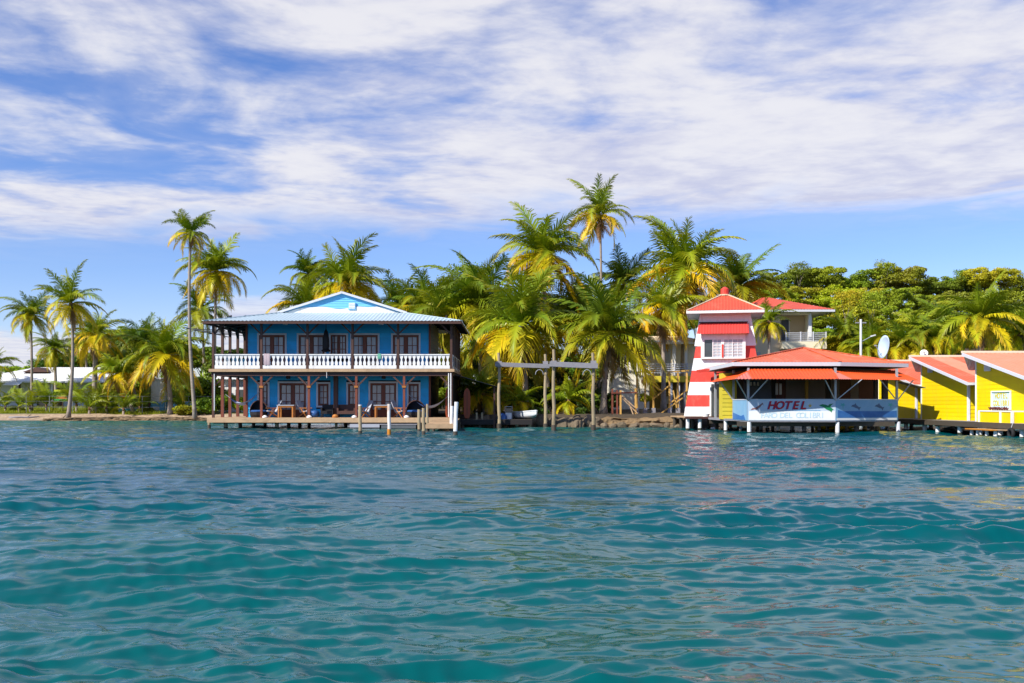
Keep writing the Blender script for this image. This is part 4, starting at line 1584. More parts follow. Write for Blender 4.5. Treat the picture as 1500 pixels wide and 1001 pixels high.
# ------------------------------------------------------------------ yellow cabins
pier = thing('cabin_pier', 'dark plank pier on white piles carrying the yellow cabins', 'pier', (26.5, 54, 0))
for i in range(59):
    y = 42.2 + i * .4
    cube('plank', pier, M_grey_wood, 22.50 - 26.5, 30 - 26.5, y - 54, y - 54 + .385, .64, .70)
cube('edge_board', pier, M_wet, 22.45 - 26.5, 22.496 - 26.5, 42.2 - 54, 65.6 - 54, .44, .702)
cube('edge_board', pier, M_wet, 22.45 - 26.5, 30 - 26.5, 42.15 - 54, 42.196 - 54, .44, .702)
for y in (43.2, 44.4, 46.4, 48.4, 50.6, 53.2, 54.9, 57.5, 60.5, 63.5):
    for x in (22.75, 25.6, 28.5):
        pile(pier, x - 26.5, y - 54 + (x - 23) * .13, -1.8, .64, .12, M_white if x < 24 else M_grey_wood)
for y in (47, 50, 53, 56, 59, 62):
    cube('floor_beam', pier, M_wet, 22.53 - 26.5, 30 - 26.5, y - 54 - .08, y - 54 + .08, .38, .639)

CF = .70


def cabin(label, Xl, Yf, Yb, zr, mats, width):
    """row cabin: lap-boarded end wall facing -X, mono-pitch front roof falling towards -Y"""
    t = thing('yellow_cabin', label, 'cabin', (Xl, Yf, CF), 0, 'yellow lap-board cabins on the pier')
    Dp = Yb - Yf
    yr, ye = Dp - .05, -1.55
    ze = zr - (yr - ye) * .2216
    oh = .73

    def rz(y):
        return zr + (y - yr) * .2216 - CF
    n = 17
    H = rz(Dp) - .02
    for i in range(n):
        za, zb = H * i / n, H * (i + 1) / n
        poly = [(0, za), (Dp, za), (Dp, zb), (0, zb)]
        # keep below the roof line z <= rz(y) - .06
        k = .2216
        poly = clip_poly(poly, -k, 1, rz(0) - .06)
        if len(poly) < 3:
            continue
        m = MB()
        m.prism([(-.02 - .012 * (1 - (z - za) / (zb - za)), y, z) for y, z in poly], (.05, 0, 0))
        m.part('board', M_yellow, t)
    hf = rz(0) - .10
    for i in range(11):
        clap('board', t, M_yellow, (.03, 0, hf * i / 11), width - .03, .035, hf / 11)
    cube('corner_board', t, M_white, -.06, .05, -.06, .05, 0, rz(0) - .12)
    cube('corner_board', t, M_white, -.06, .05, Dp - .06, Dp + .05, 0, rz(Dp) - .14)
    # attic vent
    vt = thing_part('vent', t)
    vy = Dp - .95
    zz = rz(vy)
    cube('vent_frame', vt, M_white, -.09, -.045, vy - .62, vy, zz - .74, zz - .40)
    for i in range(4):
        cube('vent_slat', vt, M_trim, -.11, -.091, vy - .57, vy - .05, zz - .70 + i * .07, zz - .66 + i * .07)
    # roof
    roof_facet(t, [(-oh, ye, ze - CF), (width + .4, ye, ze - CF), (width + .4, yr, zr - CF), (-oh, yr, zr - CF)], mats, .22, .025, 1.15)
    roof_facet(t, [(width + .4, yr + .9, zr - CF - .85), (-.02, yr + .9, zr - CF - .85), (-oh, yr, zr - CF - .005), (width + .4, yr, zr - CF - .005)], M_trim, .22, .025, 1.15)
    MB().bar((-oh - .03, yr, zr - CF + .05), (width + .4, yr, zr - CF + .05), .20, .10).part('ridge_cap', M_cream_edge, t)
    MB().bar((-oh - .02, ye, ze - CF - .07), (-oh - .02, yr, zr - CF - .07), .05, .15).part('rake_board', M_trim, t)
    MB().bar((-oh, ye - .02, ze - CF - .06), (width + .4, ye - .02, ze - CF - .06), .05, .13).part('eave_board', M_trim, t)
    MB().prism([(-oh + .01, ye + .02, ze - CF - .05), (-.05, ye + .02, ze - CF - .05), (-.05, yr - .02, zr - CF - .05), (-oh + .01, yr - .02, zr - CF - .05)], (0, 0, .012)).part('soffit', M_trim, t)
    return t


cabin('farthest yellow cabin, half hidden behind the hotel pavilion', 23.96, 59.0, 65.0, 4.34, [M_coral], 3.2)
cabin('middle yellow cabin with patchy coral roof sheets and small dish', 23.62, 51.5, 57.35, 4.27, [M_coral, M_coral_pale, M_coral], 3.4)
c3 = cabin('nearest yellow cabin with the painted window sign and planter', 23.20, 43.4, 49.70, 4.11, [M_coral_pale], 4.5)
# painted sign in a white frame on the near cabin
sg = thing_part('window_sign', c3)
y1 = 23.15 * F / (1453 - 750) - 43.4
y0 = 23.15 * F / (1481.5 - 750) - 43.4
sg.location = (-.05, y1, 0)
sg.rotation_euler = (0, 0, R(-90))
sw_ = y1 - y0
z0, z1 = PZ(600.5, 47.0) - CF, PZ(572.5, 47.0) - CF
mm = mat('sign_ice_blue', (.60, .74, .80), .5, .06, 4, .02)
cube('sign_board', sg, mm, .07, sw_ - .07, -.03, .0, z0 + .07, z1 - .07)
m = MB()
m.box(0, .07, -.06, 0, z0, z1).box(sw_ - .07, sw_, -.06, 0, z0, z1).box(.07, sw_ - .07, -.06, 0, z1 - .07, z1).box(.07, sw_ - .07, -.06, 0, z0, z0 + .07)
m.part('sign_frame', M_white, sg)
mg = mat('sign_olive_yellow', (.62, .52, .04), .5, .15, 8, .02)
letters(sg, 'HOTEL', .36, mg, .48, (z0 + z1) / 2 + .09, -.034, .004, 0, .012, .25, 'letter')
letters(sg, 'COLIBRI', .36, mg, .27, (z0 + z1) / 2 - .26, -.034, .004, 0, .012, .235, 'letter')
cube('green_strip', sg, M_sign_green, .07, sw_ - .07, -.045, -.031, z1 - .105, z1 - .071)  # narrow green strip along the top of the sign board
# planter box in front of it
pb = thing('planter_box', 'yellow planter box with white posts under the window sign', 'planter', (22.58, 44.9, CF))
cube('front_board', pb, M_yellow, .0, .05, .05, 3.2, .0, .50)
cube('front_board', pb, M_yellow, .05, .55, .0, .05, .0, .50)
cube('top_rail', pb, M_white, -.03, .58, .0, 3.25, .505, .56)
for y in (.0, 1.05, 3.17):
    cube('post', pb, M_white, -.05, .05 - .003, y - .03, y + .09, -.02, .503)
cube('soil', pb, M_wet, .06, .54, .06, 3.1, .40, .46)
for k in range(8):
    y = 44.9 + 1.15 + k * .23
    o = MB()
    for j in range(26):
        a = random.uniform(0, 2 * PI)
        ln = random.uniform(.10, .24)
        d = Vector((math.cos(a) * .7, math.sin(a) * .7, 1)).normalized() * ln
        s = Vector((-math.sin(a), math.cos(a), 0)) * .035
        o.add([(0, 0, 0), d * .6 - s, d, d * .6 + s], [(0, 1, 2, 3)])
    q = o.part('potted_plant', M_flower, None)
    tag(q, 'dark red leafy plant in the yellow planter, {} from the front corner'.format(('first', 'second', 'third', 'fourth', 'fifth', 'sixth', 'seventh', 'eighth')[k]), 'plant', 'plants in the yellow planter')
    q.location = (22.90, y, CF + .562)
# low step and tyre by the near pier edge
st = thing('low_step', 'low rusty timber step on stub posts below the near yellow cabin', 'step', (22.0, 46.4, 0))
for i in range(3):
    cube('plank', st, M_rust_orange if i == 0 else M_deck, -.35 + i * .25, -.12 + i * .25, -1.5, 1.2, .36, .41)
for y in (-1.3, -.5, .4, 1.0):
    pile(st, -.1, y, -1.5, .36, .085, M_rust)
ty = thing('hanging_tyre', 'black tyre fender hung on the near pier edge', 'tyre', (22.35, 44.6, .24))
ty.location = (22.35, 22.35 * F / (1481 - 750), .24)
m = MB()
n, k = 20, 8
for i in range(n):
    a = 2 * PI * i / n
    for j in range(k):
        b = 2 * PI * j / k
        rr = .20 + .075 * math.cos(b)
        m.v.append((.085 * math.sin(b), rr * math.cos(a), rr * math.sin(a)))
for i in range(n):
    for j in range(k):
        m.f.append((i * k + j, ((i + 1) % n) * k + j, ((i + 1) % n) * k + (j + 1) % k, i * k + (j + 1) % k))
m.part('tread', M_tire, ty, True)
MB().tube([(0, 0, .24), (.10, 0, .52)], .015, 5).part('rope', M_canvas, ty)


# ------------------------------------------------------------------ dishes and lamp pole
def dish(label, px, py, Y, r, base_z, yaw, tilt, rust=False):
    c = P(px, py, Y)
    t = thing('satellite_dish', label, 'satellite dish', (c.x, c.y, base_z))
    d = MB()
    d.lathe([(0, .0), (r * .3, .02 * r), (r * .6, .09 * r), (r * .85, .19 * r), (r, .26 * r), (r, .29 * r), (r * .8, .20 * r), (r * .4, .06 * r), (0, .03 * r)], 22)
    o = d.part('reflector', M_rust if rust else M_dish, t, True)
    o.location = (0, 0, c.z - base_z)
    o.rotation_euler = (tilt, 0, yaw)
    MB().tube([(.05, .15, 0), (.05, .15, c.z - base_z), (0, .02, c.z - base_z)], .04 if r > .4 else .02, 6).part('mast', M_steel, t)
    dr_ = Matrix.Rotation(yaw, 3, 'Z') @ Matrix.Rotation(tilt, 3, 'X') @ Vector((0, 0, 1))
    ct = Vector((0, 0, c.z - base_z))
    tip = ct + dr_ * r * 1.0
    sd_ = Matrix.Rotation(yaw, 3, 'Z') @ Matrix.Rotation(tilt, 3, 'X') @ Vector((0, -1, 0))
    MB().tube([ct + sd_ * r * .9 + dr_ * .2 * r, tip], .018, 5).part('feed_arm', M_steel, t)
    MB().tube([tip - dr_ * .08, tip + dr_ * .06], .045, 8).part('feed_horn', M_steel, t)


dish('large pale blue satellite dish behind the hotel roof', 1298.5, 509, 63, .74, PZ(545, 63), R(-84), R(82))
dish('small rusty satellite dish on the middle yellow cabin roof', 1353.5, 518, 57.6, .22, 4.25, R(-20), R(70), True)

lp = thing('lamp_pole', 'tall white lamp pole rising behind the hotel roof', 'lamp pole', (PX(1261, 74), 74, ground_z(PX(1261, 74), 74) - .1))
b0 = lp.location.z
MB().tube([(0, 0, 0), (0, 0, PZ(468, 74) - b0)], [.10, .08], 10).part('pole', M_white, lp)
MB().tube([(.1, 0, PZ(500, 74) - b0), (.5, 0, PZ(496, 74) - b0), (.82, 0, PZ(492.5, 74) - b0)], .03, 6).part('arm', M_steel, lp)
MB().bar((.72, 0, PZ(493, 74) - b0), (1.08, 0, PZ(491, 74) - b0), .16, .09).part('lamp_head', M_white, lp)
MB().bar((-.4, 0, PZ(473, 74) - b0), (.4, 0, PZ(473, 74) - b0), .08, .08).part('crossarm', M_grey_wood, lp)

# ------------------------------------------------------------------ cream houses behind
Yh = 84.0
gz = ground_z(PX(1160, Yh), Yh)
ch = thing('cream_house', 'cream two-storey house with red roof and white corner balcony on the hillside', 'house', (PX(1150, Yh), Yh, gz - .2))
o0 = ch.location


def C(px, py, Y=Yh):
    p = P(px, py, Y)
    return Vector((p.x - o0.x, p.y - o0.y, p.z - o0.z))


def cbox(name, parent, mt, pxa, pxb, pya, pyb, Y0, Y1):
    a, b = C(pxa, pyb, Y0), C(pxb, pya, Y0)
    cube(name, parent, mt, a.x, b.x, Y0 - o0.y, Y1 - o0.y, a.z, b.z)


cbox('main_wall', ch, M_tan, 1085, 1143, 456, 640, 84, 92)
cbox('recess_wall', ch, M_tan, 1143.3, 1190, 455, 640, 87, 92)
cbox('balcony_slab', ch, M_cream, 1146, 1211, 500.5, 511, 83.2, 87)
cbox('ground_wall', ch, M_stucco, 1143.5, 1200, 511.5, 640, 85, 86.8)
cbox('lintel', ch, M_cream, 1143.5, 1186, 455.5, 461, 83.6, 83.9)
cbox('post', ch, M_white, 1184.5, 1189, 455.5, 500, 83.6, 83.9)
cbox('post', ch, M_cream, 1180, 1183, 455.5, 500, 86.6, 86.9)
wd = thing_part('window', ch)
cbox('window_frame', wd, M_white, 1143.6, 1157, 467, 499.5, 86.9, 86.96)
cbox('pane', wd, M_bluegrey, 1144.6, 1155.5, 468.5, 499, 86.84, 86.89)
cbox('small_window', ch, M_glass, 1109, 1114, 516, 522, 83.95, 83.99)
for k in range(5):
    y = 487.5 + k * 2.9
    for Y0, pxa, pxb in ((83.3, 1151, 1210),):
        cbox('rail', ch, M_trim, pxa, pxb, y, y + .9, Y0, Y0 + .05)
for px in (1151, 1172.5, 1191, 1209.5):
    cbox('rail_post', ch, M_trim, px, px + 1.4, 486, 500.4, 83.24, 83.30)
rf = [C(1108, 453.5, 83), C(1222, 453.5, 83), C(1226, 453.5, 83) + Vector((.2, 10, 0)), C(1080, 453.5, 83) + Vector((0, 10, 0))]
top_ = C(1118, 436.5, 87)
e1, e2 = C(1095, 453.5, 82.8), C(1223, 453.5, 82.8)
e3, e4 = e2 + Vector((0, 10, 0)), e1 + Vector((0, 10, 0))
t1, t2 = C(1117, 436, 87.4), C(1124, 436, 87.6)
roof_facet(ch, [e1, e2, t2, t1], M_red_roof, .25, .03, 1.2)
roof_facet(ch, [e2, e3, t2], M_red_roof, .25, .03, 1.2)
roof_facet(ch, [e4, e1, t1], M_red_roof, .25, .03, 1.2)
roof_facet(ch, [e3, e4, t1, t2], M_red_roof, .25, .03, 1.2)
MB().bar(e1 + Vector((0, 0, -.1)), e2 + Vector((0, 0, -.1)), .06, .18).part('fascia', M_trim, ch)
MB().bar(e2 + Vector((0, 0, -.1)), e3 + Vector((0, 0, -.1)), .06, .18).part('fascia', M_trim, ch)
MB().prism([e1 + Vector((.1, .1, -.14)), e2 + Vector((-.1, .1, -.14)), e3 + Vector((-.1, 0, -.14)), e4 + Vector((.1, 0, -.14))], (0, 0, .02)).part('soffit', M_trim, ch)

Yh2 = 79.0
wh = thing('stucco_house', 'white and cream stucco house with balcony rail behind the palms left of the lighthouse', 'house', (PX(960, Yh2), Yh2, ground_z(PX(960, Yh2), Yh2) - .2))
o0 = wh.location
cbox('main_wall', wh, M_stucco, 898, 951, 500, 640, 79, 88)
cbox('recess_wall', wh, M_cream, 951.3, 1030, 500, 552, 82, 88)
cbox('ground_wall', wh, M_ochre, 951.3, 1030, 561.5, 640, 81.5, 81.9)
cbox('balcony_slab', wh, M_yellow_dull, 948.5, 1030, 551, 560, 78.4, 82)
cbox('parapet', wh, M_cream, 983, 988, 527, 550.8, 78.6, 78.7)
wd = thing_part('window', wh)
cbox('window_frame', wd, M_white, 936, 947.5, 517, 536, 78.9, 78.97)
cbox('pane', wd, M_bluegrey, 937.3, 941.3, 518.5, 535, 78.84, 78.89)
cbox('pane', wd, M_bluegrey, 942.2, 946.3, 518.5, 535, 78.84, 78.89)
dd = thing_part('door', wh)
cbox('door_frame', dd, M_white, 974, 983, 512, 551, 81.9, 81.97)
cbox('pane', dd, M_glass_pale, 975.3, 981.5, 514, 550, 81.84, 81.89)
cbox('column', wh, M_stucco, 985, 990, 500, 550.8, 78.5, 78.8)
cbox('column', wh, M_stucco, 1003, 1007, 500, 550.8, 78.5, 78.8)
for px in (981, 992, 1003):
    cbox('column', wh, M_trim, px, px + 4, 560.5, 640, 78.6, 78.9)
cbox('ground_window', wh, M_cream, 970, 981, 581, 592, 81.4, 81.48)
cbox('wall_lamp', wh, M_brown, 940, 942.5, 556, 561, 78.85, 78.98)
for k in range(5):
    cbox('rail', wh, M_trim, 949, 1030, 533 + k * 3.2, 534 + k * 3.2, 78.45, 78.5)
for px in (949, 968, 987.5, 1006):
    cbox('rail_post', wh, M_trim, px, px + 1.5, 532, 550.9, 78.38, 78.44)
e1, e2 = C(890, 500, 78), C(1035, 500, 78)
e3, e4 = e2 + Vector((0, 11, 0)), e1 + Vector((0, 11, 0))
t1, t2 = C(930, 493, 83), C(1000, 493, 83)
roof_facet(wh, [e1, e2, t2, t1], M_tan, .25, .03, 1.2)
roof_facet(wh, [e2, e3, t2], M_tan, .25, .03, 1.2)
roof_facet(wh, [e4, e1, t1], M_tan, .25, .03, 1.2)
MB().bar(e1 + Vector((0, 0, -.12)), e2 + Vector((0, 0, -.12)), .06, .2).part('fascia', M_cream, wh)

# unfinished timber frame on the bank
Yt = 70.5
tf = thing('timber_frame', 'unfinished yellow timber frame standing on the rocky bank', 'timber frame', (PX(966, Yt), Yt, ground_z(PX(966, Yt), Yt) - .1))
o0 = tf.location
for px in (933, 945, 957, 980.5, 993, 1006):
    a, b = C(px, 0, Yt), C(px, 546, Yt)
    cube('post', tf, M_timber, a.x - .06, a.x + .06, -.06, .06, 0, b.z)
    cube('foot', tf, M_grey_wood, a.x - .14, a.x + .14, -.14, .14, 0, .42)
MB().bar(C(932, 545.5, Yt), C(960, 543.5, Yt), .10, .10).part('beam', M_timber, tf)
MB().bar(C(977, 545.5, Yt), C(1010, 543, Yt), .10, .10).part('beam', M_timber, tf)
for a, b in (((958, 584), (980, 565)), ((980, 592), (1006, 572)), ((957, 563), (970, 574)), ((968, 606), (1000, 583)), ((986, 572), (992, 602))):
    MB().bar(C(*a, Yt - .1), C(*b, Yt - .1), .08, .08).part('brace', M_timber, tf)
tf2 = thing('timber_frame', 'low rough timber posts and rail under the dark palm on the bank', 'timber frame', (PX(912, 69.5), 69.5, ground_z(PX(912, 69.5), 69.5) - .1))
o0 = tf2.location
for px in (897, 904, 909, 931):
    a, b = C(px, 0, 69.5), C(px, 568 + (px % 5), 69.5)
    cube('post', tf2, M_red_wood if px < 905 else M_timber, a.x - .06, a.x + .06, -.06, .06, 0, b.z)
MB().bar(C(895, 576, 69.4), C(933, 575, 69.4), .08, .09).part('rail', M_red_wood, tf2)
for a, b in (((911, 580), (930, 597)), ((912, 584), (934, 606)), ((921, 590), (928, 608))):
    MB().bar(C(*a, 69.4), C(*b, 69.2), .07, .07).part('brace', M_deck, tf2)

# ------------------------------------------------------------------ rocky bank
bank = thing('rock_bank', 'brown eroded rock bank at the water between the boat lift and lighthouse', 'rock bank', (PX(950, 66), 66, 0))
ico = []


def rock_mesh(seed, sub=2):
    import bmesh
    bm_ = bmesh.new()
    bmesh.ops.create_icosphere(bm_, subdivisions=sub, radius=1)
    for v_ in bm_.verts:
        q = v_.co.copy()
        d = 1 + .30 * mnoise.noise(q * 1.3 + Vector((seed * 7.1, 0, 0))) + .14 * mnoise.noise(q * 3.1 + Vector((0, seed * 3.3, 0)))
        v_.co = q * d
    me = bpy.data.meshes.new('rock')
    bm_.to_mesh(me)
    bm_.free()
    me.materials.append(M_rock)
    return me


rocks = [rock_mesh(s) for s in range(5)]
rr = random.Random(3)


def bank_face(parent, px0, px1, Yref, top, mt, name, nx=150):
    """eroded bank: a noisy face that rises from the water and turns over into a flat top"""
    m = MB()
    prof_ = [(-.55, -.35), (-.42, .0), (-.30, .16), (-.34, .32), (-.16, .46), (-.22, .62), (-.02, .80), (.12, .93), (.5, 1.0), (1.2, 1.0), (2.2, .98), (3.2, .6)]
    npf = len(prof_)
    for i in range(nx + 1):
        px = px0 + (px1 - px0) * i / nx
        X = PX(px, Yref)
        Ys = shore(X)
        e = min(1, 6 * min(i, nx - i) / nx)
        tz = top * (.72 + .28 * e) * (1 + .22 * mnoise.noise((X * .7, 3.1, 0)))
        for j, (dy, dz) in enumerate(prof_):
            q = Vector((X * 1.1, dy * 1.5, dz * 2.2))
            w = .34 * mnoise.noise(q * .9) + .20 * mnoise.noise(q * 2.3) + .10 * mnoise.noise(q * 5)
            m.v.append((X - parent.location.x, Ys + dy + w - parent.location.y, tz * dz + .10 * mnoise.noise(q * 1.7 + Vector((9, 0, 0)))))
    for i in range(nx):
        for j in range(npf - 1):
            q = i * npf + j
            m.f.append((q, q + npf, q + npf + 1, q + 1))
    m.part(name, mt, parent)


M_bank = mat('eroded_bank_earth', (.20, .135, .07), .95, .4, 1.2, .1, .9, 5, stain=(.07, .055, .035), sfac=.8, sscale=.9)
bank_face(bank, 870, 1012, 66, .62, M_bank, 'bank_face')
for i in range(12):
    px = 876 + i * 11 + rr.uniform(-3, 3)
    Y = shore(PX(px, 66)) - rr.uniform(.3, .7)
    X = PX(px, Y)
    obj('rock', rocks[i % 5], bank, (X - bank.location.x, Y - bank.location.y, rr.uniform(-.05, .12)), (rr.uniform(0, 6), rr.uniform(-.3, .3), rr.uniform(0, 6)),
        (rr.uniform(.25, .6), rr.uniform(.2, .4), rr.uniform(.1, .22)))
ledge = thing('beach_ledge', 'low dark eroded sand ledge along the left beach waterline', 'sand ledge', (PX(180, 92), 92, 0))
bank_face(ledge, 78, 318, 92, .30, M_bank, 'ledge_face', 220)
bank2 = thing('rock_bank', 'dark low stones along the shaded shore behind the boat lifts', 'rock bank', (PX(780, 67), 67, 0))
for i in range(40):
    px = 690 + i * 4.7 + rr.uniform(-1.5, 1.5)
    Y = shore(PX(px, 67)) + rr.uniform(-.4, .8)
    X = PX(px, Y)
    obj('rock', rocks[i % 5], bank2, (X - bank2.location.x, Y - bank2.location.y, rr.uniform(.0, .4)), (rr.uniform(0, 6), rr.uniform(0, 6), rr.uniform(0, 6)),
        (rr.uniform(.3, .7), rr.uniform(.3, .6), rr.uniform(.2, .42)))

for lab, px, Y, L_, rz_, r_ in (('long bleached driftwood log on the far left beach', 35, 92.8, 2.6, .25, .09), ('dark driftwood log at the water below the curved palm', 88, 91.6, 2.0, -.2, .11),
                               ('thin driftwood branch on the sand right of the curved palm', 135, 92.4, 1.7, .4, .05), ('weathered driftwood stump near the small young palms', 190, 92.2, 1.2, -.35, .12),
                               ('short driftwood piece on the sand below the shed', 232, 92.0, 1.4, .15, .07)):
    X = PX(px, Y)
    t = thing('driftwood', lab, 'driftwood', (X, Y, ground_z(X, Y) + r_ * .4), rz_, 'driftwood on the left beach')
    MB().tube([(-L_ / 2, 0, 0), (-L_ * .2, .06, .05), (L_ * .15, -.04, .03), (L_ / 2, .05, .10)], [r_, r_ * .9, r_ * .75, r_ * .4], 8).part('log', M_grey_wood if 'bleached' in lab else M_rock, t, True)
    MB().tube([(L_ * .1, 0, .03), (L_ * .22, .1, .28), (L_ * .25, .12, .42)], [r_ * .5, r_ * .35, r_ * .15], 6).part('branch', M_rock, t, True)

# ------------------------------------------------------------------ left side: white house, fence, shed
Yw = 116.0
ww = thing('white_house', 'low white house with bright white metal roof behind the left palms', 'house', (PX(70, Yw), Yw, ground_z(PX(70, Yw), Yw) - .1))
o0 = ww.location
cbox('wall', ww, M_trim, -30, 140, 556, 620, 117, 126)
cbox('wall', ww, M_trim, 118, 178, 556, 620, 119, 126)
for a, b, pt in ((54, 68, 562), (78, 92, 559.5)):
    dd = thing_part('door', ww)
    cbox('door_leaf', dd, M_glass_dark if a == 54 else M_int_red, a, b, pt, 600, 116.9, 116.98)
cbox('post', ww, M_brown, 27, 29, 562, 620, 114.8, 115)
cbox('post', ww, M_white, 75, 77, 559, 620, 114.8, 115)
wn = thing_part('window', ww)
cbox('window_frame', wn, M_white, 118, 128, 566, 574, 116.9, 116.96)
cbox('pane', wn, M_glass_dark, 119, 127, 567, 573, 116.84, 116.89)
e1, e2 = C(-40, 558.5, 114), C(116, 558.5, 114)
t1, t2 = C(52, 539, 121), C(146, 540, 121)
r1, r2 = C(53, 538.5, 121), C(147, 538.5, 121)
f1, f2 = C(-60, 559, 114), C(182, 559, 114)
roof_facet(ww, [f1, f2, r2, r1], M_white, .3, .03, 1.4)
roof_facet(ww, [f2, f2 + Vector((0, 14, 0)), r2], M_white, .3, .03, 1.4)
roof_facet(ww, [f1 + Vector((0, 14, 0)), f1, r1], M_white, .3, .03, 1.4)
roof_facet(ww, [C(3, 564.5, 112.6), C(27, 564.5, 112.6), C(36, 558.6, 114.2), C(12, 558.6, 114.2)], M_white, .3, .03, 1.4)
MB().prism([C(32, 545.3, 117.6), C(71, 545.3, 117.6), C(53, 538.0, 117.6)], (0, 3.2, 0)).part('gable_panel', M_brown, ww)
MB().bar(C(-60, 559.6, 113.95), C(182, 559.6, 113.95), .05, .16).part('fascia', M_trim, ww)
bs = thing('striped_board', 'green and yellow striped board on two legs before the white house', 'board', (PX(88, 104), 104, ground_z(PX(88, 104), 104) - .05))
o0 = bs.location
for i, mt in enumerate((M_lime, M_green, M_lime, M_orange_wood, M_green)):
    cbox('stripe', bs, mt, 79, 98, 571 + i * 3.4, 574.38 + i * 3.4, 104, 104.06)
for px in (81, 91):
    cbox('leg', bs, M_brown, px, px + 1, 571, 606, 104.07, 104.13)

M_fence = mat('dull_fence_steel', (.20, .22, .22), .5, .15, 4, .05)
fe = thing('wire_fence', 'pale wire fence with slim steel posts along the left beach', 'fence', (PX(200, 97), 97, ground_z(PX(200, 97), 97) - .1))
o0 = fe.location
for px in list(range(38, 320, 34)):
    cbox('post', fe, M_fence, px, px + .7, 580, 605, 97, 97.04)
for py in (580.5, 596.5):
    MB().tube([C(2, py, 97.03), C(312, py + .5, 97.03)], .016, 5).part('rail', M_fence, fe)
MB().tube([C(2, 588, 97.03), C(312, 588.5, 97.03)], .008, 4).part('wire', M_steel, fe)

sh = thing('beach_shed', 'narrow white shed with blue painted foot behind the round palm', 'shed', (PX(231, 101), 101, ground_z(PX(231, 101), 101) - .05))
o0 = sh.location
cbox('wall', sh, M_white, 221, 240, 556, 588, 101, 103)
cbox('blue_foot', sh, M_skyblue, 220.8, 240.2, 588.2, 606, 100.97, 103)
cbox('painted_patch', sh, M_white, 224, 233, 596, 602, 100.93, 100.965)
cbox('post', sh, M_brown, 217.5, 220, 560, 606, 100.9, 101.1)
cbox('cap', sh, M_trim, 219.5, 241.5, 553.5, 555.8, 100.8, 103.1)
for lab, a, b, pa, pb, mt in (('low teal wall segment left of the white shed', 160, 217, 599, 605.5, M_teal), ('low pale blue wall right of the white shed', 250, 305, 589, 602, M_skyblue)):
    t = thing('low_wall', lab, 'wall', (PX((a + b) / 2, 100), 100, ground_z(PX((a + b) / 2, 100), 100) - .05))
    o0 = t.location
    n = 6
    for i in range(n):
        cbox('panel', t, mt, a + (b - a) * i / n, a + (b - a) * (i + 1) / n - .25, pa, pb + 3, 100, 100.12)
    cbox('cap', t, M_white, a - .3, b + .3, pa - 1.0, pa - .05, 99.95, 100.17)
w2 = thing('white_cottage', 'white cottage glimpsed through the left end of the blue house porch', 'house', (PX(340, 104), 104, ground_z(PX(340, 104), 104) - .1))
o0 = w2.location
cbox('wall', w2, M_white, 320, 372, 566, 620, 104, 110)
cbox('upper_wall', w2, M_trim, 324, 370, 553, 565.8, 105, 110)
cbox('window_pane', w2, M_glass_dark, 345, 356, 571, 582, 103.9, 103.98)
roof_facet(w2, [C(316, 556, 103.4), C(376, 556, 103.4), C(372, 548, 107), C(320, 548, 107)], M_white, .3, .03, 1.4)


# ------------------------------------------------------------------ palms
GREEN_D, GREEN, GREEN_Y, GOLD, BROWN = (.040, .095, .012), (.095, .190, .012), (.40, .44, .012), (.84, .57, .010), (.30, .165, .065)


def frond_mesh(elev, bend, seed, side_swing=0.0, droop=.7, n=46):
    r = random.Random(seed)
    vs, fs, al = [], [], []
    p = Vector((0, 0, 0))
    pts, tans = [], []
    swing = 0.0
    for i in range(n + 1):
        t = i / n
        a = R(elev - bend * t ** 1.35)
        tg = Vector((math.cos(a) * math.cos(swing), math.cos(a) * math.sin(swing), math.sin(a)))
        pts.append(p.copy()); tans.append(tg)
        p = p + tg / n
        swing += side_swing / n
    # rachis: thin three-sided tube
    for i, (q, tg) in enumerate(zip(pts, tans)):
        t = i / n
        w = .011 * (1 - t) + .0022
        lat = tg.cross(Vector((0, 0, 1)))
        lat = lat.normalized() if lat.length > .05 else Vector((0, 1, 0))
        up = lat.cross(tg).normalized()
        vs += [q + lat * w, q - lat * w, q - up * w]
        al += [t * .3] * 3
    for i in range(n):
        for k in range(3):
            k2 = (k + 1) % 3
            fs.append((i * 3 + k, i * 3 + k2, i * 3 + 3 + k2, i * 3 + 3 + k))
    down = Vector((0, 0, -1))
    for i in range(5, n + 1):
        t = i / n
        tg = tans[i]
        lat = tg.cross(Vector((0, 0, 1)))
        lat = lat.normalized() if lat.length > .05 else Vector((0, 1, 0))
        up = lat.cross(tg).normalized()
        prof = min(1, .35 + 3.0 * (t - .1)) * (1 - max(0, t - .45) * 1.15)
        for s in (-1, 1):
            if r.random() < .05:
                continue
            phi = R(68 - 42 * t + r.uniform(-7, 7))
            ln = .285 * prof * r.uniform(.78, 1.12)
            d0 = (tg * math.cos(phi) + lat * s * math.sin(phi) + up * .16).normalized()
            dr = droop * r.uniform(.7, 1.3)
            d1 = (d0 + down * dr).normalized()
            b0 = pts[i]
            m0 = b0 + d0 * ln * .5
            e0 = m0 + d1 * ln * .5
            wv = tg * (.0135 * (1 - .3 * t))
            o = len(vs)
            vs += [m0 - wv, m0 + wv, e0 - wv * .3, e0 + wv * .3]
            al += [t, t, min(1.15, t + .25), min(1.15, t + .25)]
            base = i * 3 + (0 if s > 0 else 1)
            fs += [(base - 3, o, o + 1, base), (o, o + 2, o + 3, o + 1)]
    me = bpy.data.meshes.new('frond')
    me.from_pydata([tuple(q) for q in vs], [], fs)
    me.materials.append(M_frond)
    at = me.attributes.new('along', 'FLOAT', 'POINT')
    at.data.foreach_set('value', np.array(al, dtype=np.float32))
    me.update()
    return me


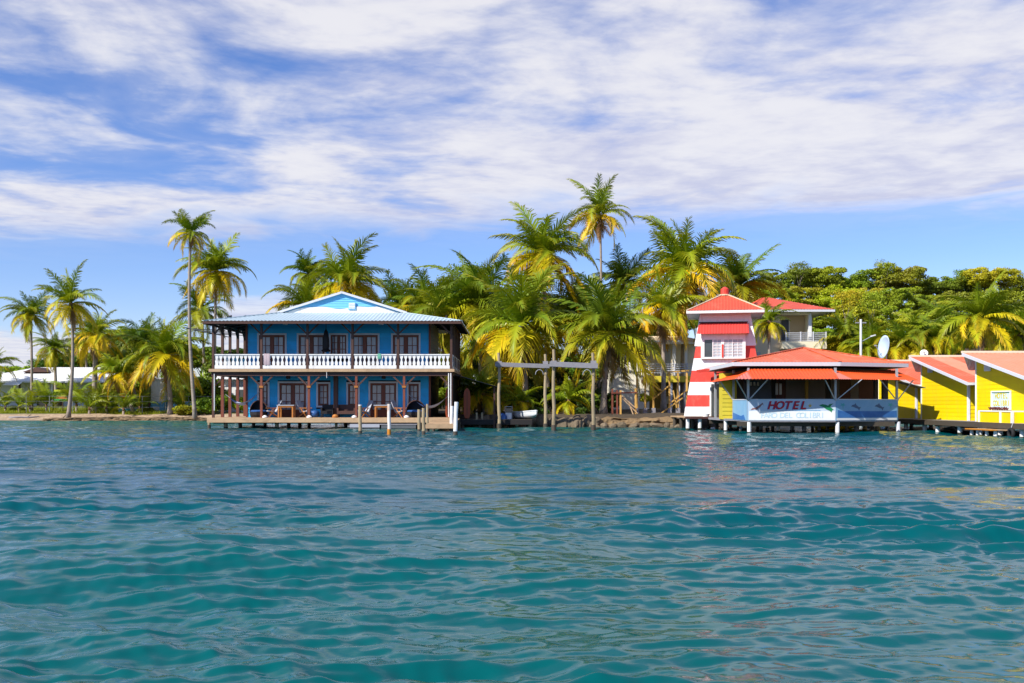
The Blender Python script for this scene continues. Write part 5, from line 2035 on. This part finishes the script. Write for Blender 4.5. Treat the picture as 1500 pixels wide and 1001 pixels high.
CLASSES = [(84, 28), (68, 52), (48, 78), (26, 92), (4, 86), (-24, 58), (-52, 34), (-76, 12)]
FRONDS = [[frond_mesh(e, b + dv, 100 * i + j, sv, .45 + .12 * i if i < 6 else 1.0) for j, (dv, sv) in enumerate(((-14, .35), (4, -.45), (16, .1), (26, -.2), (-4, .6)))] for i, (e, b) in enumerate(CLASSES)]
import bmesh as _bm
_b = _bm.new()
_bm.ops.create_icosphere(_b, subdivisions=1, radius=.13)
COCO = bpy.data.meshes.new('coconut')
_b.to_mesh(COCO); _b.free()
COCO.materials.append(M_coconut)


def lerp3(a, b, t):
    return tuple(x + (y - x) * t for x, y in zip(a, b))


def palm(label, bpx, cpx, cpy, Y, Lpx, mix=(2, 4, 5, 5, 4, 3, 2, 0), gold=.4, dark=0.0, r=.15, bend=0.0, shaggy=0, seed=0, nuts=0, group='coconut palms', base_dY=0.0, zb=None):
    rn = random.Random(seed * 31 + int(cpx))
    yb = Y + base_dY
    bx = PX(bpx, yb)
    z0 = ground_z(bx, yb) - .08 if zb is None else zb
    t = thing('coconut_palm', label, 'palm tree', (bx, yb, z0), 0, group)
    top = P(cpx, cpy, Y) - Vector((bx, yb, z0))
    H = top.z
    n = 14
    pts, rad = [], []
    for i in range(n + 1):
        s = i / n
        off = bend * math.sin(PI * s) * H * .06
        pts.append((top.x * s ** 1.5 + off, top.y * s, H * s))
        rad.append(r * (1.0 - .38 * s + .55 * math.exp(-s * H / .5)) * (1 + .03 * (i % 2)))
    MB().tube(pts, rad, 10).part('trunk', M_trunk, t, True)
    fz = min(.9, H * .3)
    MB().tube([(top.x, top.y, H - fz), (top.x, top.y, H - .2), (top.x, top.y, H + .12)], [r * .68, r * 1.25, r * .9], 9).part('crown_shaft', M_fibre, t, True)
    Lm = Lpx * 1.10 / F * Y
    az = rn.uniform(0, 6.28)
    tot = sum(mix)
    k = 0
    for ci, cnt in enumerate(mix):
        for j in range(cnt):
            az += 2.39996 + rn.uniform(-.2, .2)
            age = ci / 6
            u_ = rn.random()
            if age < .35:
                c = lerp3(GREEN, GREEN_Y, u_ * .45 + .3 * gold)
                tip = .25 * gold
            elif age < .6:
                c = lerp3(GREEN, GREEN_Y, u_ * .8 + .25 * gold)
                tip = .15 + .65 * gold * rn.random()
            else:
                c = lerp3(GREEN_Y, GOLD, min(1, u_ * gold * 1.5))
                tip = min(1, .3 + gold * rn.random() * 1.2)
            if ci == 7:
                c, tip = BROWN, .2
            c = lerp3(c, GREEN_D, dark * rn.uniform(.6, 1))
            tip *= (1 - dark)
            o = obj('frond', FRONDS[ci][rn.randrange(5)], t, top + Vector((0, 0, rn.uniform(-.05, .1))), (rn.uniform(-.5, .5), rn.uniform(-.22, .22), az), None)
            sc = Lm * rn.uniform(.74, 1.16) * (.8 if ci == 0 else 1) * (.62 if ci == 7 else 1)
            o.scale = (sc, sc, sc)
            o.color = c + (min(1, max(0, tip)),)
            k += 1
    for j in range(shaggy):
        a = rn.uniform(0, 6.28)
        o = obj('dead_frond', FRONDS[7][rn.randrange(5)], t, top + Vector((math.cos(a) * r, math.sin(a) * r, -.25 - .25 * rn.random())), (0, rn.uniform(0, .2), a))
        sc = Lm * rn.uniform(.35, .6)
        o.scale = (sc, sc, sc)
        o.color = lerp3(BROWN, (.34, .20, .09), rn.random()) + (0,)
    for j in range(nuts):
        a = rn.uniform(0, 6.28)
        obj('coconut', COCO, t, top + Vector((math.cos(a) * .3, math.sin(a) * .3, -.12 - .2 * rn.random())))
    return t


FULL = (2, 5, 7, 7, 6, 5, 3, 1)
LUSH = (3, 6, 8, 8, 7, 5, 4, 2)
THIN = (1, 4, 5, 5, 4, 4, 3, 1)
# left group
palm('slim palm at the far left of the beach', 46, 45, 462, 101, 40, FULL, .45, .15, .15, .1, 4, 1, 3)
palm('curved palm with bare pale trunk standing nearest the left beach', 100, 104, 445, 92.5, 55, THIN, .65, 0, .17, .5, 4, 2, 5)
palm('stubby palm with a shaggy brown trunk right of the curved palm', 138, 141, 492, 102, 46, FULL, .8, 0, .30, .0, 9, 3)
palm('dull palm with hanging dead leaves behind the curved palm', 82, 80, 512, 112, 33, FULL, .35, .3, .2, 0, 8, 4)
palm('low golden palm with leaning trunks beside the wire fence', 195, 172, 548, 99, 44, FULL, .95, 0, .17, -.4, 3, 5)
palm('small golden palm leaning out behind the wire fence', 205, 185, 540, 104, 46, FULL, .75, .1, .16, -.4, 2, 6)
palm('round lush palm with drooping golden leaves over the shed', 250, 243, 521, 96, 70, LUSH, .7, .0, .24, .1, 6, 7, 6)
palm('tallest thin palm beside the left end of the blue house', 286, 279, 342, 90.5, 40, THIN, .75, .1, .17, -.35, 5, 8, 3)
palm('full palm just right of the tallest thin left palm', 312, 316, 398, 100, 58, LUSH, .6, .0, .18, .1, 5, 9, 5)
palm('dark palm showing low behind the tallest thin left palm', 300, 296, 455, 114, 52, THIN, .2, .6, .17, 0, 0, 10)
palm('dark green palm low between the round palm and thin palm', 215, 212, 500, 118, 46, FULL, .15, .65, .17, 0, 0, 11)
palm('low palm at the far left edge above the white house', -6, -8, 535, 112, 36, THIN, .3, .2, .16, 0, 0, 12)
palm('pale palm rising over the white house roof', 128, 125, 500, 124, 38, FULL, .55, .2, .17, 0, 3, 13)
# behind the blue house
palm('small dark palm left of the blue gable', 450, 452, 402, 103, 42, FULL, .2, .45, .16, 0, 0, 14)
palm('wide yellow-green palm directly above the blue gable', 500, 506, 418, 95, 72, LUSH, .7, 0, .2, 0, 0, 15)
palm('low palm peeking over the left slope of the pale roof', 440, 446, 448, 99, 58, FULL, .7, 0, .2, 0, 0, 16)
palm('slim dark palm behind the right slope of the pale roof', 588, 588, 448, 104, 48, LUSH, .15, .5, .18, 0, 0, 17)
palm('bright palm just right of the pale roof slope', 622, 622, 452, 96, 62, LUSH, .45, .1, .18, 0, 0, 18)
palm('broad arching palm with leaves hanging over the pale roof corner', 655, 652, 476, 84, 80, LUSH, .6, .1, .2, 0, 3, 19)
# middle
palm('large feathery palm left of the tall double crowns', 705, 700, 446, 84, 92, LUSH, .35, .25, .2, 0, 0, 20)
palm('big upright palm with golden lower leaves in the middle', 802, 795, 374, 86, 82, LUSH, .8, .0, .22, 0, 4, 21, 6)
palm('large sprawling golden palm over the left boat lift', 770, 768, 480, 73, 112, LUSH, .85, 0, .24, 0, 6, 22, 6)
palm('tallest slender palm in the middle with a small crown', 876, 879, 316, 92, 56, THIN, .75, 0, .15, .2, 6, 23, 4)
palm('deep green drooping palm over the right boat lift', 884, 890, 487, 71, 98, LUSH, .4, .25, .23, 0, 5, 24)
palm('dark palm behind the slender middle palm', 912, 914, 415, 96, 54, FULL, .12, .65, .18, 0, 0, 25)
palm('full golden palm left of the lighthouse', 1001, 1004, 398, 80, 92, LUSH, .75, .0, .30, 0, 12, 26, 6)
palm('lower golden palm with dead leaves left of the lighthouse', 972, 972, 455, 77, 70, FULL, .95, 0, .20, 0, 10, 27)
palm('dark palm right behind the lighthouse roof', 1085, 1084, 420, 93, 64, LUSH, .2, .45, .2, 0, 0, 28)
palm('small palm squeezed between lighthouse and cream house', 1127, 1127, 472, 76, 36, THIN, .45, .1, .16, 0, 3, 29)
palm('low golden palm right of the blue house side wall', 712, 706, 578, 69, 52, FULL, .9, 0, .2, 0, 2, 30)
palm('low palm growing behind the white dinghy', 770, 764, 590, 69.5, 40, THIN, .75, 0, .18, 0, 0, 31)
palm('low palm leaning over the water between the boat lifts', 830, 832, 588, 69.5, 44, THIN, .8, .1, .18, 0, 0, 32)
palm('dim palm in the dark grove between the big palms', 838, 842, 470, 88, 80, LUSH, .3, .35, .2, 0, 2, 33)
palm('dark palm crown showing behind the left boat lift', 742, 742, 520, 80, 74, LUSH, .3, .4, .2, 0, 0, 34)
# right
palm('broad palm rising behind the nearest yellow cabin', 1437, 1437, 468, 73, 70, FULL, .6, 0, .26, 0, 6, 35, 4)
palm('palm at the right edge behind the yellow cabins', 1492, 1494, 490, 80, 62, LUSH, .5, .05, .22, 0, 3, 36)
palm('low palm behind the middle yellow cabin roof', 1370, 1368, 498, 78, 58, FULL, .6, 0, .2, 0, 0, 37)
palm('low palm right of the large satellite dish', 1322, 1326, 506, 79, 56, FULL, .6, 0, .2, 0, 0, 38)
palm('low palm just left of the large satellite dish', 1276, 1274, 512, 80, 52, FULL, .5, .05, .2, 0, 0, 39)
palm('slim palm left of the white lamp pole', 1240, 1238, 498, 84, 54, FULL, .4, .1, .18, 0, 0, 40)
palm('upright palm between dish and broad right palm', 1384, 1382, 474, 90, 54, FULL, .35, .15, .18, 0, 0, 41)
palm('pale low palm above the hotel roof ridge', 1212, 1213, 515, 88, 44, FULL, .45, .1, .18, 0, 0, 42)

# young palms without trunks along the left shore
YOUNG = (2, 3, 3, 1, 0, 0, 0, 0)
for i, (px, py, Y, Lp, gd, lab) in enumerate((
        (8, 598, 101, 24, .3, 'young palm at the left edge of the beach grass'), (28, 597, 99, 26, .6, 'yellowish young palm second from the left edge'),
        (44, 598, 97.5, 26, .75, 'golden young palm under the slim left palm'), (68, 596, 99, 36, .45, 'tall young palm with upright leaves before the white house door'),
        (112, 594, 98.5, 34, .35, 'green young palm right of the curved trunk'), (131, 600, 96.5, 28, .55, 'young palm close to the beach right of the curved trunk'),
        (156, 598, 98, 30, .5, 'young palm by the fence under the shaggy palm'), (181, 601, 96.6, 24, .8, 'small golden young palm at the beach edge'),
        (266, 600, 97, 24, .6, 'small young palm before the pale blue wall'), (205, 598, 98.5, 22, .4, 'small green young palm left of the shed'))):
    palm(lab, px, px, py - 2, Y, Lp * 1.35, YOUNG, gd, 0, .10, 0, 0, 60 + i, 0, 'young palms along the left shore')

# ------------------------------------------------------------------ broadleaf trees and shrubs


def crown_mesh(seed, nl, leaf, lobes, flat_=.8, r0=.24, r1=.42):
    r = np.random.default_rng(seed)
    cen = []
    for i in range(lobes):
        a = r.uniform(0, 2 * PI)
        rad = (1.06 - r1) * math.sqrt(r.uniform(0, 1))
        
        z = r.uniform(-.45, .62) * (1 - .35 * rad)
        cen.append((rad * math.cos(a), rad * math.sin(a), z * flat_, r.uniform(r0, r1)))
    cen = np.array(cen)
    li = r.integers(0, lobes, nl)
    d = r.normal(size=(nl, 3))
    d[:, 2] = d[:, 2] * .8 + .35
    d /= np.linalg.norm(d, axis=1)[:, None]
    rr_ = cen[li, 3] * r.uniform(.35, 1.35, nl) ** .6
    c = cen[li, :3] + d * rr_[:, None] * np.array([1.1, 1.1, .62])
    nrm = d + r.normal(size=(nl, 3)) * .62
    nrm /= np.linalg.norm(nrm, axis=1)[:, None]
    tt = np.cross(nrm, r.normal(size=(nl, 3)))
    tt /= np.linalg.norm(tt, axis=1)[:, None]
    bb = np.cross(nrm, tt)
    s = leaf * r.uniform(.7, 1.35, nl)[:, None]
    v = np.stack([c - tt * s, c - bb * s * .55, c + tt * s, c + bb * s * .55], 1).reshape(-1, 3)
    f = np.arange(nl * 4).reshape(-1, 4)
    me = bpy.data.meshes.new('crown')
    me.vertices.add(nl * 4)
    me.vertices.foreach_set('co', v.astype(np.float32).ravel())
    me.loops.add(nl * 4)
    me.loops.foreach_set('vertex_index', f.astype(np.int32).ravel())
    me.polygons.add(nl)
    me.polygons.foreach_set('loop_start', np.arange(0, nl * 4, 4, dtype=np.int32))
    me.update(calc_edges=True)
    me.materials.append(M_leaf)
    return me


CROWNS = [crown_mesh(40 + i, 15000, .036, 52 + 7 * i, .95, .10, .24) for i in range(6)]
BUSHES = [crown_mesh(80 + i, 2300, .085, 11, .7) for i in range(4)]
AIRY = [crown_mesh(95 + i, 1500, .045, 20, .9) for i in range(2)]
LIMBS = []
for s in range(3):
    rs = random.Random(s)
    m = MB()
    m.tube([(0, 0, 0), (.02, .01, .45), (-.02, .03, .8), (0, 0, 1.0)], [.045, .034, .026, .018], 8)
    for k in range(5):
        a = k * 1.3 + rs.random()
        z = .62 + .08 * k
        m.tube([(0, 0, z), (.18 * math.cos(a), .18 * math.sin(a), z + .14), (.34 * math.cos(a), .34 * math.sin(a), z + .30)], [.02, .014, .006], 6)
    LIMBS.append(m.mesh('trunk', M_bark, True))

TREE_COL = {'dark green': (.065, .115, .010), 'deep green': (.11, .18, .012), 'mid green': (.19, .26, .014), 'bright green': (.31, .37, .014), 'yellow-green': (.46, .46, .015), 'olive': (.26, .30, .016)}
tree_i = [0]


def tree(label, px, pytop, Y, rpx, colname, group, squash=.85, meshes=None, name='broadleaf_tree', cat='tree', zb=None):
    i = tree_i[0]
    tree_i[0] += 1
    rs = random.Random(i * 13 + 5)
    X = PX(px, Y)
    z0 = ground_z(X, Y) - .1 if zb is None else zb
    rad = rpx / F * Y
    zt = PZ(pytop, Y) - z0
    cz = zt - rad * squash * .82
    t = thing(name, label, cat, (X, Y, z0), rs.uniform(0, 6), group)
    me = (meshes or CROWNS)
    o = obj('crown', me[rs.randrange(len(me))], t, (0, 0, cz), (rs.uniform(-.1, .1), rs.uniform(-.1, .1), rs.uniform(0, 6)), (rad, rad, rad * squash))
    o['kind'] = 'stuff'
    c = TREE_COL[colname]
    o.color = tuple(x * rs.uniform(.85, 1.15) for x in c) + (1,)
    h = max(.3, cz + rad * squash * .25) / 1.22
    obj('trunk', LIMBS[i % 3], t, (0, 0, 0), None, (rad * .9, rad * .9, h))
    return t


ORD = ['first', 'second', 'third', 'fourth', 'fifth', 'sixth', 'seventh', 'eighth', 'ninth', 'tenth', 'eleventh', 'twelfth', 'thirteenth', 'fourteenth', 'fifteenth', 'sixteenth', 'seventeenth', 'eighteenth']
ft = random.Random(21)


def row(fmt, items, group):
    for k, it in enumerate(items):
        px, py, Y, rp, cn = it[:5]
        tree(fmt.format(c=cn, o=ORD[k]), px, py, Y, rp, cn, group, it[5] if len(it) > 5 else .85)


row('{c} tree on the forest crest, {o} from the left along the skyline', [
    (1068, 428, 126, 34, 'bright green'), (1112, 405, 126, 36, 'bright green'), (1150, 388, 130, 38, 'mid green'), (1196, 383, 130, 42, 'bright green'), (1240, 396, 132, 36, 'bright green'),
    (1278, 388, 130, 36, 'olive'), (1316, 381, 128, 42, 'olive'), (1352, 404, 132, 30, 'bright green'), (1388, 397, 128, 34, 'mid green'), (1424, 404, 130, 34, 'olive'),
    (1436, 387, 126, 30, 'yellow-green'), (1468, 389, 126, 30, 'yellow-green'), (1502, 398, 130, 36, 'mid green'), (1540, 402, 130, 38, 'bright green')], 'hillside forest trees')
row('{c} tree in the upper middle row of the hillside forest, {o} from the left', [
    (1090, 432, 117, 36, 'bright green'), (1132, 418, 116, 40, 'bright green'), (1176, 414, 117, 40, 'bright green'), (1222, 412, 116, 42, 'yellow-green'), (1268, 416, 117, 40, 'yellow-green'),
    (1312, 414, 115, 40, 'bright green'), (1356, 424, 117, 38, 'bright green'), (1400, 420, 115, 40, 'olive'), (1448, 418, 117, 38, 'bright green'), (1494, 422, 115, 42, 'olive')], 'hillside forest trees')
row('{c} tree in the lower middle row of the hillside forest, {o} from the left', [
    (1112, 448, 106, 36, 'bright green'), (1152, 446, 105, 38, 'bright green'), (1200, 444, 106, 42, 'bright green'), (1248, 440, 104, 42, 'yellow-green'), (1296, 442, 106, 42, 'bright green'),
    (1344, 448, 104, 40, 'yellow-green'), (1396, 446, 106, 40, 'bright green'), (1456, 450, 105, 42, 'yellow-green'), (1506, 446, 104, 40, 'bright green')], 'hillside forest trees')
row('{c} tree at the foot of the hillside forest, {o} from the left', [
    (1176, 472, 96, 36, 'bright green'), (1228, 470, 95, 38, 'bright green'), (1282, 468, 96, 40, 'bright green'), (1336, 476, 94, 38, 'bright green'), (1400, 478, 96, 38, 'bright green'), (1470, 476, 95, 42, 'bright green')], 'hillside forest trees')
row('{c} tree in the dark grove behind the middle palms, {o} from the left', [
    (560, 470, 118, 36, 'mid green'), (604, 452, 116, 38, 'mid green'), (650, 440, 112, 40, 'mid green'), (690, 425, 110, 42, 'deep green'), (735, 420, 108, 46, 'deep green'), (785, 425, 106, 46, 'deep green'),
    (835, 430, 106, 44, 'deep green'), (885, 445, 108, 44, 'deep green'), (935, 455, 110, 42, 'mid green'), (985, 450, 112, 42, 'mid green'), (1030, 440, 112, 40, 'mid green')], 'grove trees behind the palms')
row('{c} bushy tree low in the middle grove, {o} from the left', [
    (700, 500, 90, 50, 'deep green'), (760, 505, 88, 52, 'deep green'), (820, 500, 88, 54, 'deep green'), (872, 510, 86, 44, 'deep green'), (648, 510, 92, 46, 'mid green'), ], 'grove trees behind the palms')
tree('airy feathery tree standing above the grove left of the big palms', 668, 378, 104, 38, 'mid green', None, 1.0, AIRY)
tree('slim pale-limbed tree standing out of the forest left of the lamp pole', 1238, 418, 93, 26, 'yellow-green', None, 1.1, AIRY)
tree('slim pale-limbed tree standing out of the forest right of the lamp pole', 1274, 420, 93, 26, 'bright green', None, 1.1, AIRY)
tree('open feathery tree breaking the forest skyline at its left end', 1172, 377, 127, 24, 'mid green', None, 1.0, AIRY)
tree('open feathery tree breaking the forest skyline near the middle', 1298, 377, 127, 26, 'olive', None, 1.0, AIRY)
tree('open feathery tree breaking the forest skyline right of the gap', 1404, 390, 127, 22, 'mid green', None, 1.0, AIRY)
tree('thin open tree just behind the feathery grove tree', 700, 380, 106, 32, 'deep green', None, 1.0, AIRY)
row('{c} tree in the low tree line behind the white house, {o} from the left', [
    (-30, 540, 140, 44, 'mid green'), (14, 548, 140, 40, 'mid green'), (46, 528, 138, 40, 'bright green'), (84, 508, 136, 42, 'deep green'), (126, 506, 138, 38, 'deep green'), (166, 500, 134, 38, 'mid green'), (206, 478, 128, 40, 'mid green'),
    (180, 474, 132, 30, 'yellow-green'), (250, 488, 126, 38, 'deep green'), (296, 498, 122, 40, 'mid green'), (338, 500, 120, 40, 'deep green'), (380, 505, 120, 40, 'mid green')], 'low trees behind the left shore')


def shrub(label, px, pytop, Y, rpx, cn, sq=.8, group='shrubs on the shore'):
    tree(label, px, pytop, Y, rpx, cn, group, sq, BUSHES, 'shrub', 'shrub')


for a in ((270, 590, 95.5, 22, 'bright green', .7, 'bright rounded shrub left of the tallest thin palm trunk'), (300, 578, 96, 26, 'mid green', .9, 'leafy shrub right of the tallest thin palm trunk'),
          (328, 572, 98, 26, 'mid green', .9, 'shrub seen through the first porch bay at the left'), (352, 578, 98, 22, 'bright green', .9, 'bright shrub seen behind the left hammock'),
          (300, 545, 102, 34, 'mid green', 1.0, 'tall shrub beside the left end of the blue house'), (215, 594, 99, 14, 'mid green', .7, 'small shrub left of the shed foot'),
          (160, 594, 99, 16, 'bright green', .7, 'small bright shrub at the fence'), (20, 594, 102, 18, 'bright green', .7, 'low shrub at the far left edge of the beach'),
          (60, 598, 100, 12, 'yellow-green', .7, 'tiny yellowish shrub before the white house'), (98, 598, 99.5, 12, 'bright green', .7, 'tiny shrub at the foot of the curved palm'),
          (330, 520, 108, 40, 'deep green', 1.0, 'tall dark shrub behind the left upper balcony'), (645, 560, 82, 30, 'mid green', 1.0, 'shrub seen through the passage right of the blue house')):
    shrub(a[6], a[0], a[1], a[2], a[3], a[4], a[5])
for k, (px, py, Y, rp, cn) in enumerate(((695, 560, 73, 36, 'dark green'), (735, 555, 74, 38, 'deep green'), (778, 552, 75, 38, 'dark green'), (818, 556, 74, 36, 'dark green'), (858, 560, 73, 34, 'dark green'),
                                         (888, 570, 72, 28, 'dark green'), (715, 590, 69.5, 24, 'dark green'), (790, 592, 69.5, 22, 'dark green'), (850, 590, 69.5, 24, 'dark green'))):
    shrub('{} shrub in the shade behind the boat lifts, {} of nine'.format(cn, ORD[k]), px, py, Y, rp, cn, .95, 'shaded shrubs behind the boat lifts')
shrub('bright yellow-leaved shrub inside the unfinished timber frame', 947, 570, 72.5, 13, 'yellow-green', 1.2)

for k in range(12):
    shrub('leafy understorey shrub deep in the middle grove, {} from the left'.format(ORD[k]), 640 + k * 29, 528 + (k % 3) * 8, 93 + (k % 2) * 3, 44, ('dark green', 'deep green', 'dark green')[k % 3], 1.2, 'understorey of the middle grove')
for k, (px, py, rp, cn, Y) in enumerate(((150, 572, 24, 'bright green', 103), (182, 566, 26, 'bright green', 105), (210, 575, 20, 'mid green', 102), (262, 566, 26, 'bright green', 104), (286, 556, 28, 'mid green', 103), (308, 548, 32, 'bright green', 104))):
    shrub('{} leafy bush among the left shore palms, {} of the row from the left'.format(cn, ORD[k]), px, py, Y, rp, cn, 1.0, 'bushes among the left palms')
for k in range(10):
    shrub('background shrub between the left palms, {} from the left'.format(ORD[k]), 158 + k * 21, 548 - (k % 3) * 7, 112 + (k % 2) * 4, 32, ('mid green', 'deep green', 'bright green')[k % 3], 1.2, 'background shrubs at the left')

# ------------------------------------------------------------------ beach grass
def grass():
    r = np.random.default_rng(9)
    n = 15000
    px = r.uniform(-60, 312, n)
    Y = 96.5 + r.uniform(0, 1, n) ** 1.5 * 16
    X = (px - 750) / F * Y
    keep = np.array([ground_z(a, b) > .50 + .1 * math.sin(a * .9) for a, b in zip(X, Y)])
    X, Y = X[keep], Y[keep]
    n = len(X)
    Z = np.array([ground_z(a, b) for a, b in zip(X, Y)]) - .02
    h = r.uniform(.10, .42, n)
    a = r.uniform(0, 2 * PI, n)
    ln = r.normal(0, .14, (n, 2))
    w = .028
    c = np.stack([X, Y, Z], 1)
    s = np.stack([np.cos(a) * w, np.sin(a) * w, np.zeros(n)], 1)
    tip = c + np.stack([ln[:, 0], ln[:, 1], h], 1)
    v = np.stack([c - s, c + s, tip], 1).reshape(-1, 3)
    me = bpy.data.meshes.new('beach_grass')
    me.from_pydata(v.tolist(), [], np.arange(n * 3).reshape(-1, 3).tolist())
    me.materials.append(M_grass)
    o = obj('beach_grass', me, kind='stuff')
    o.color = (.30, .34, .015, 1)
    tag(o, 'short yellow-green grass behind the left beach', 'grass')


grass()
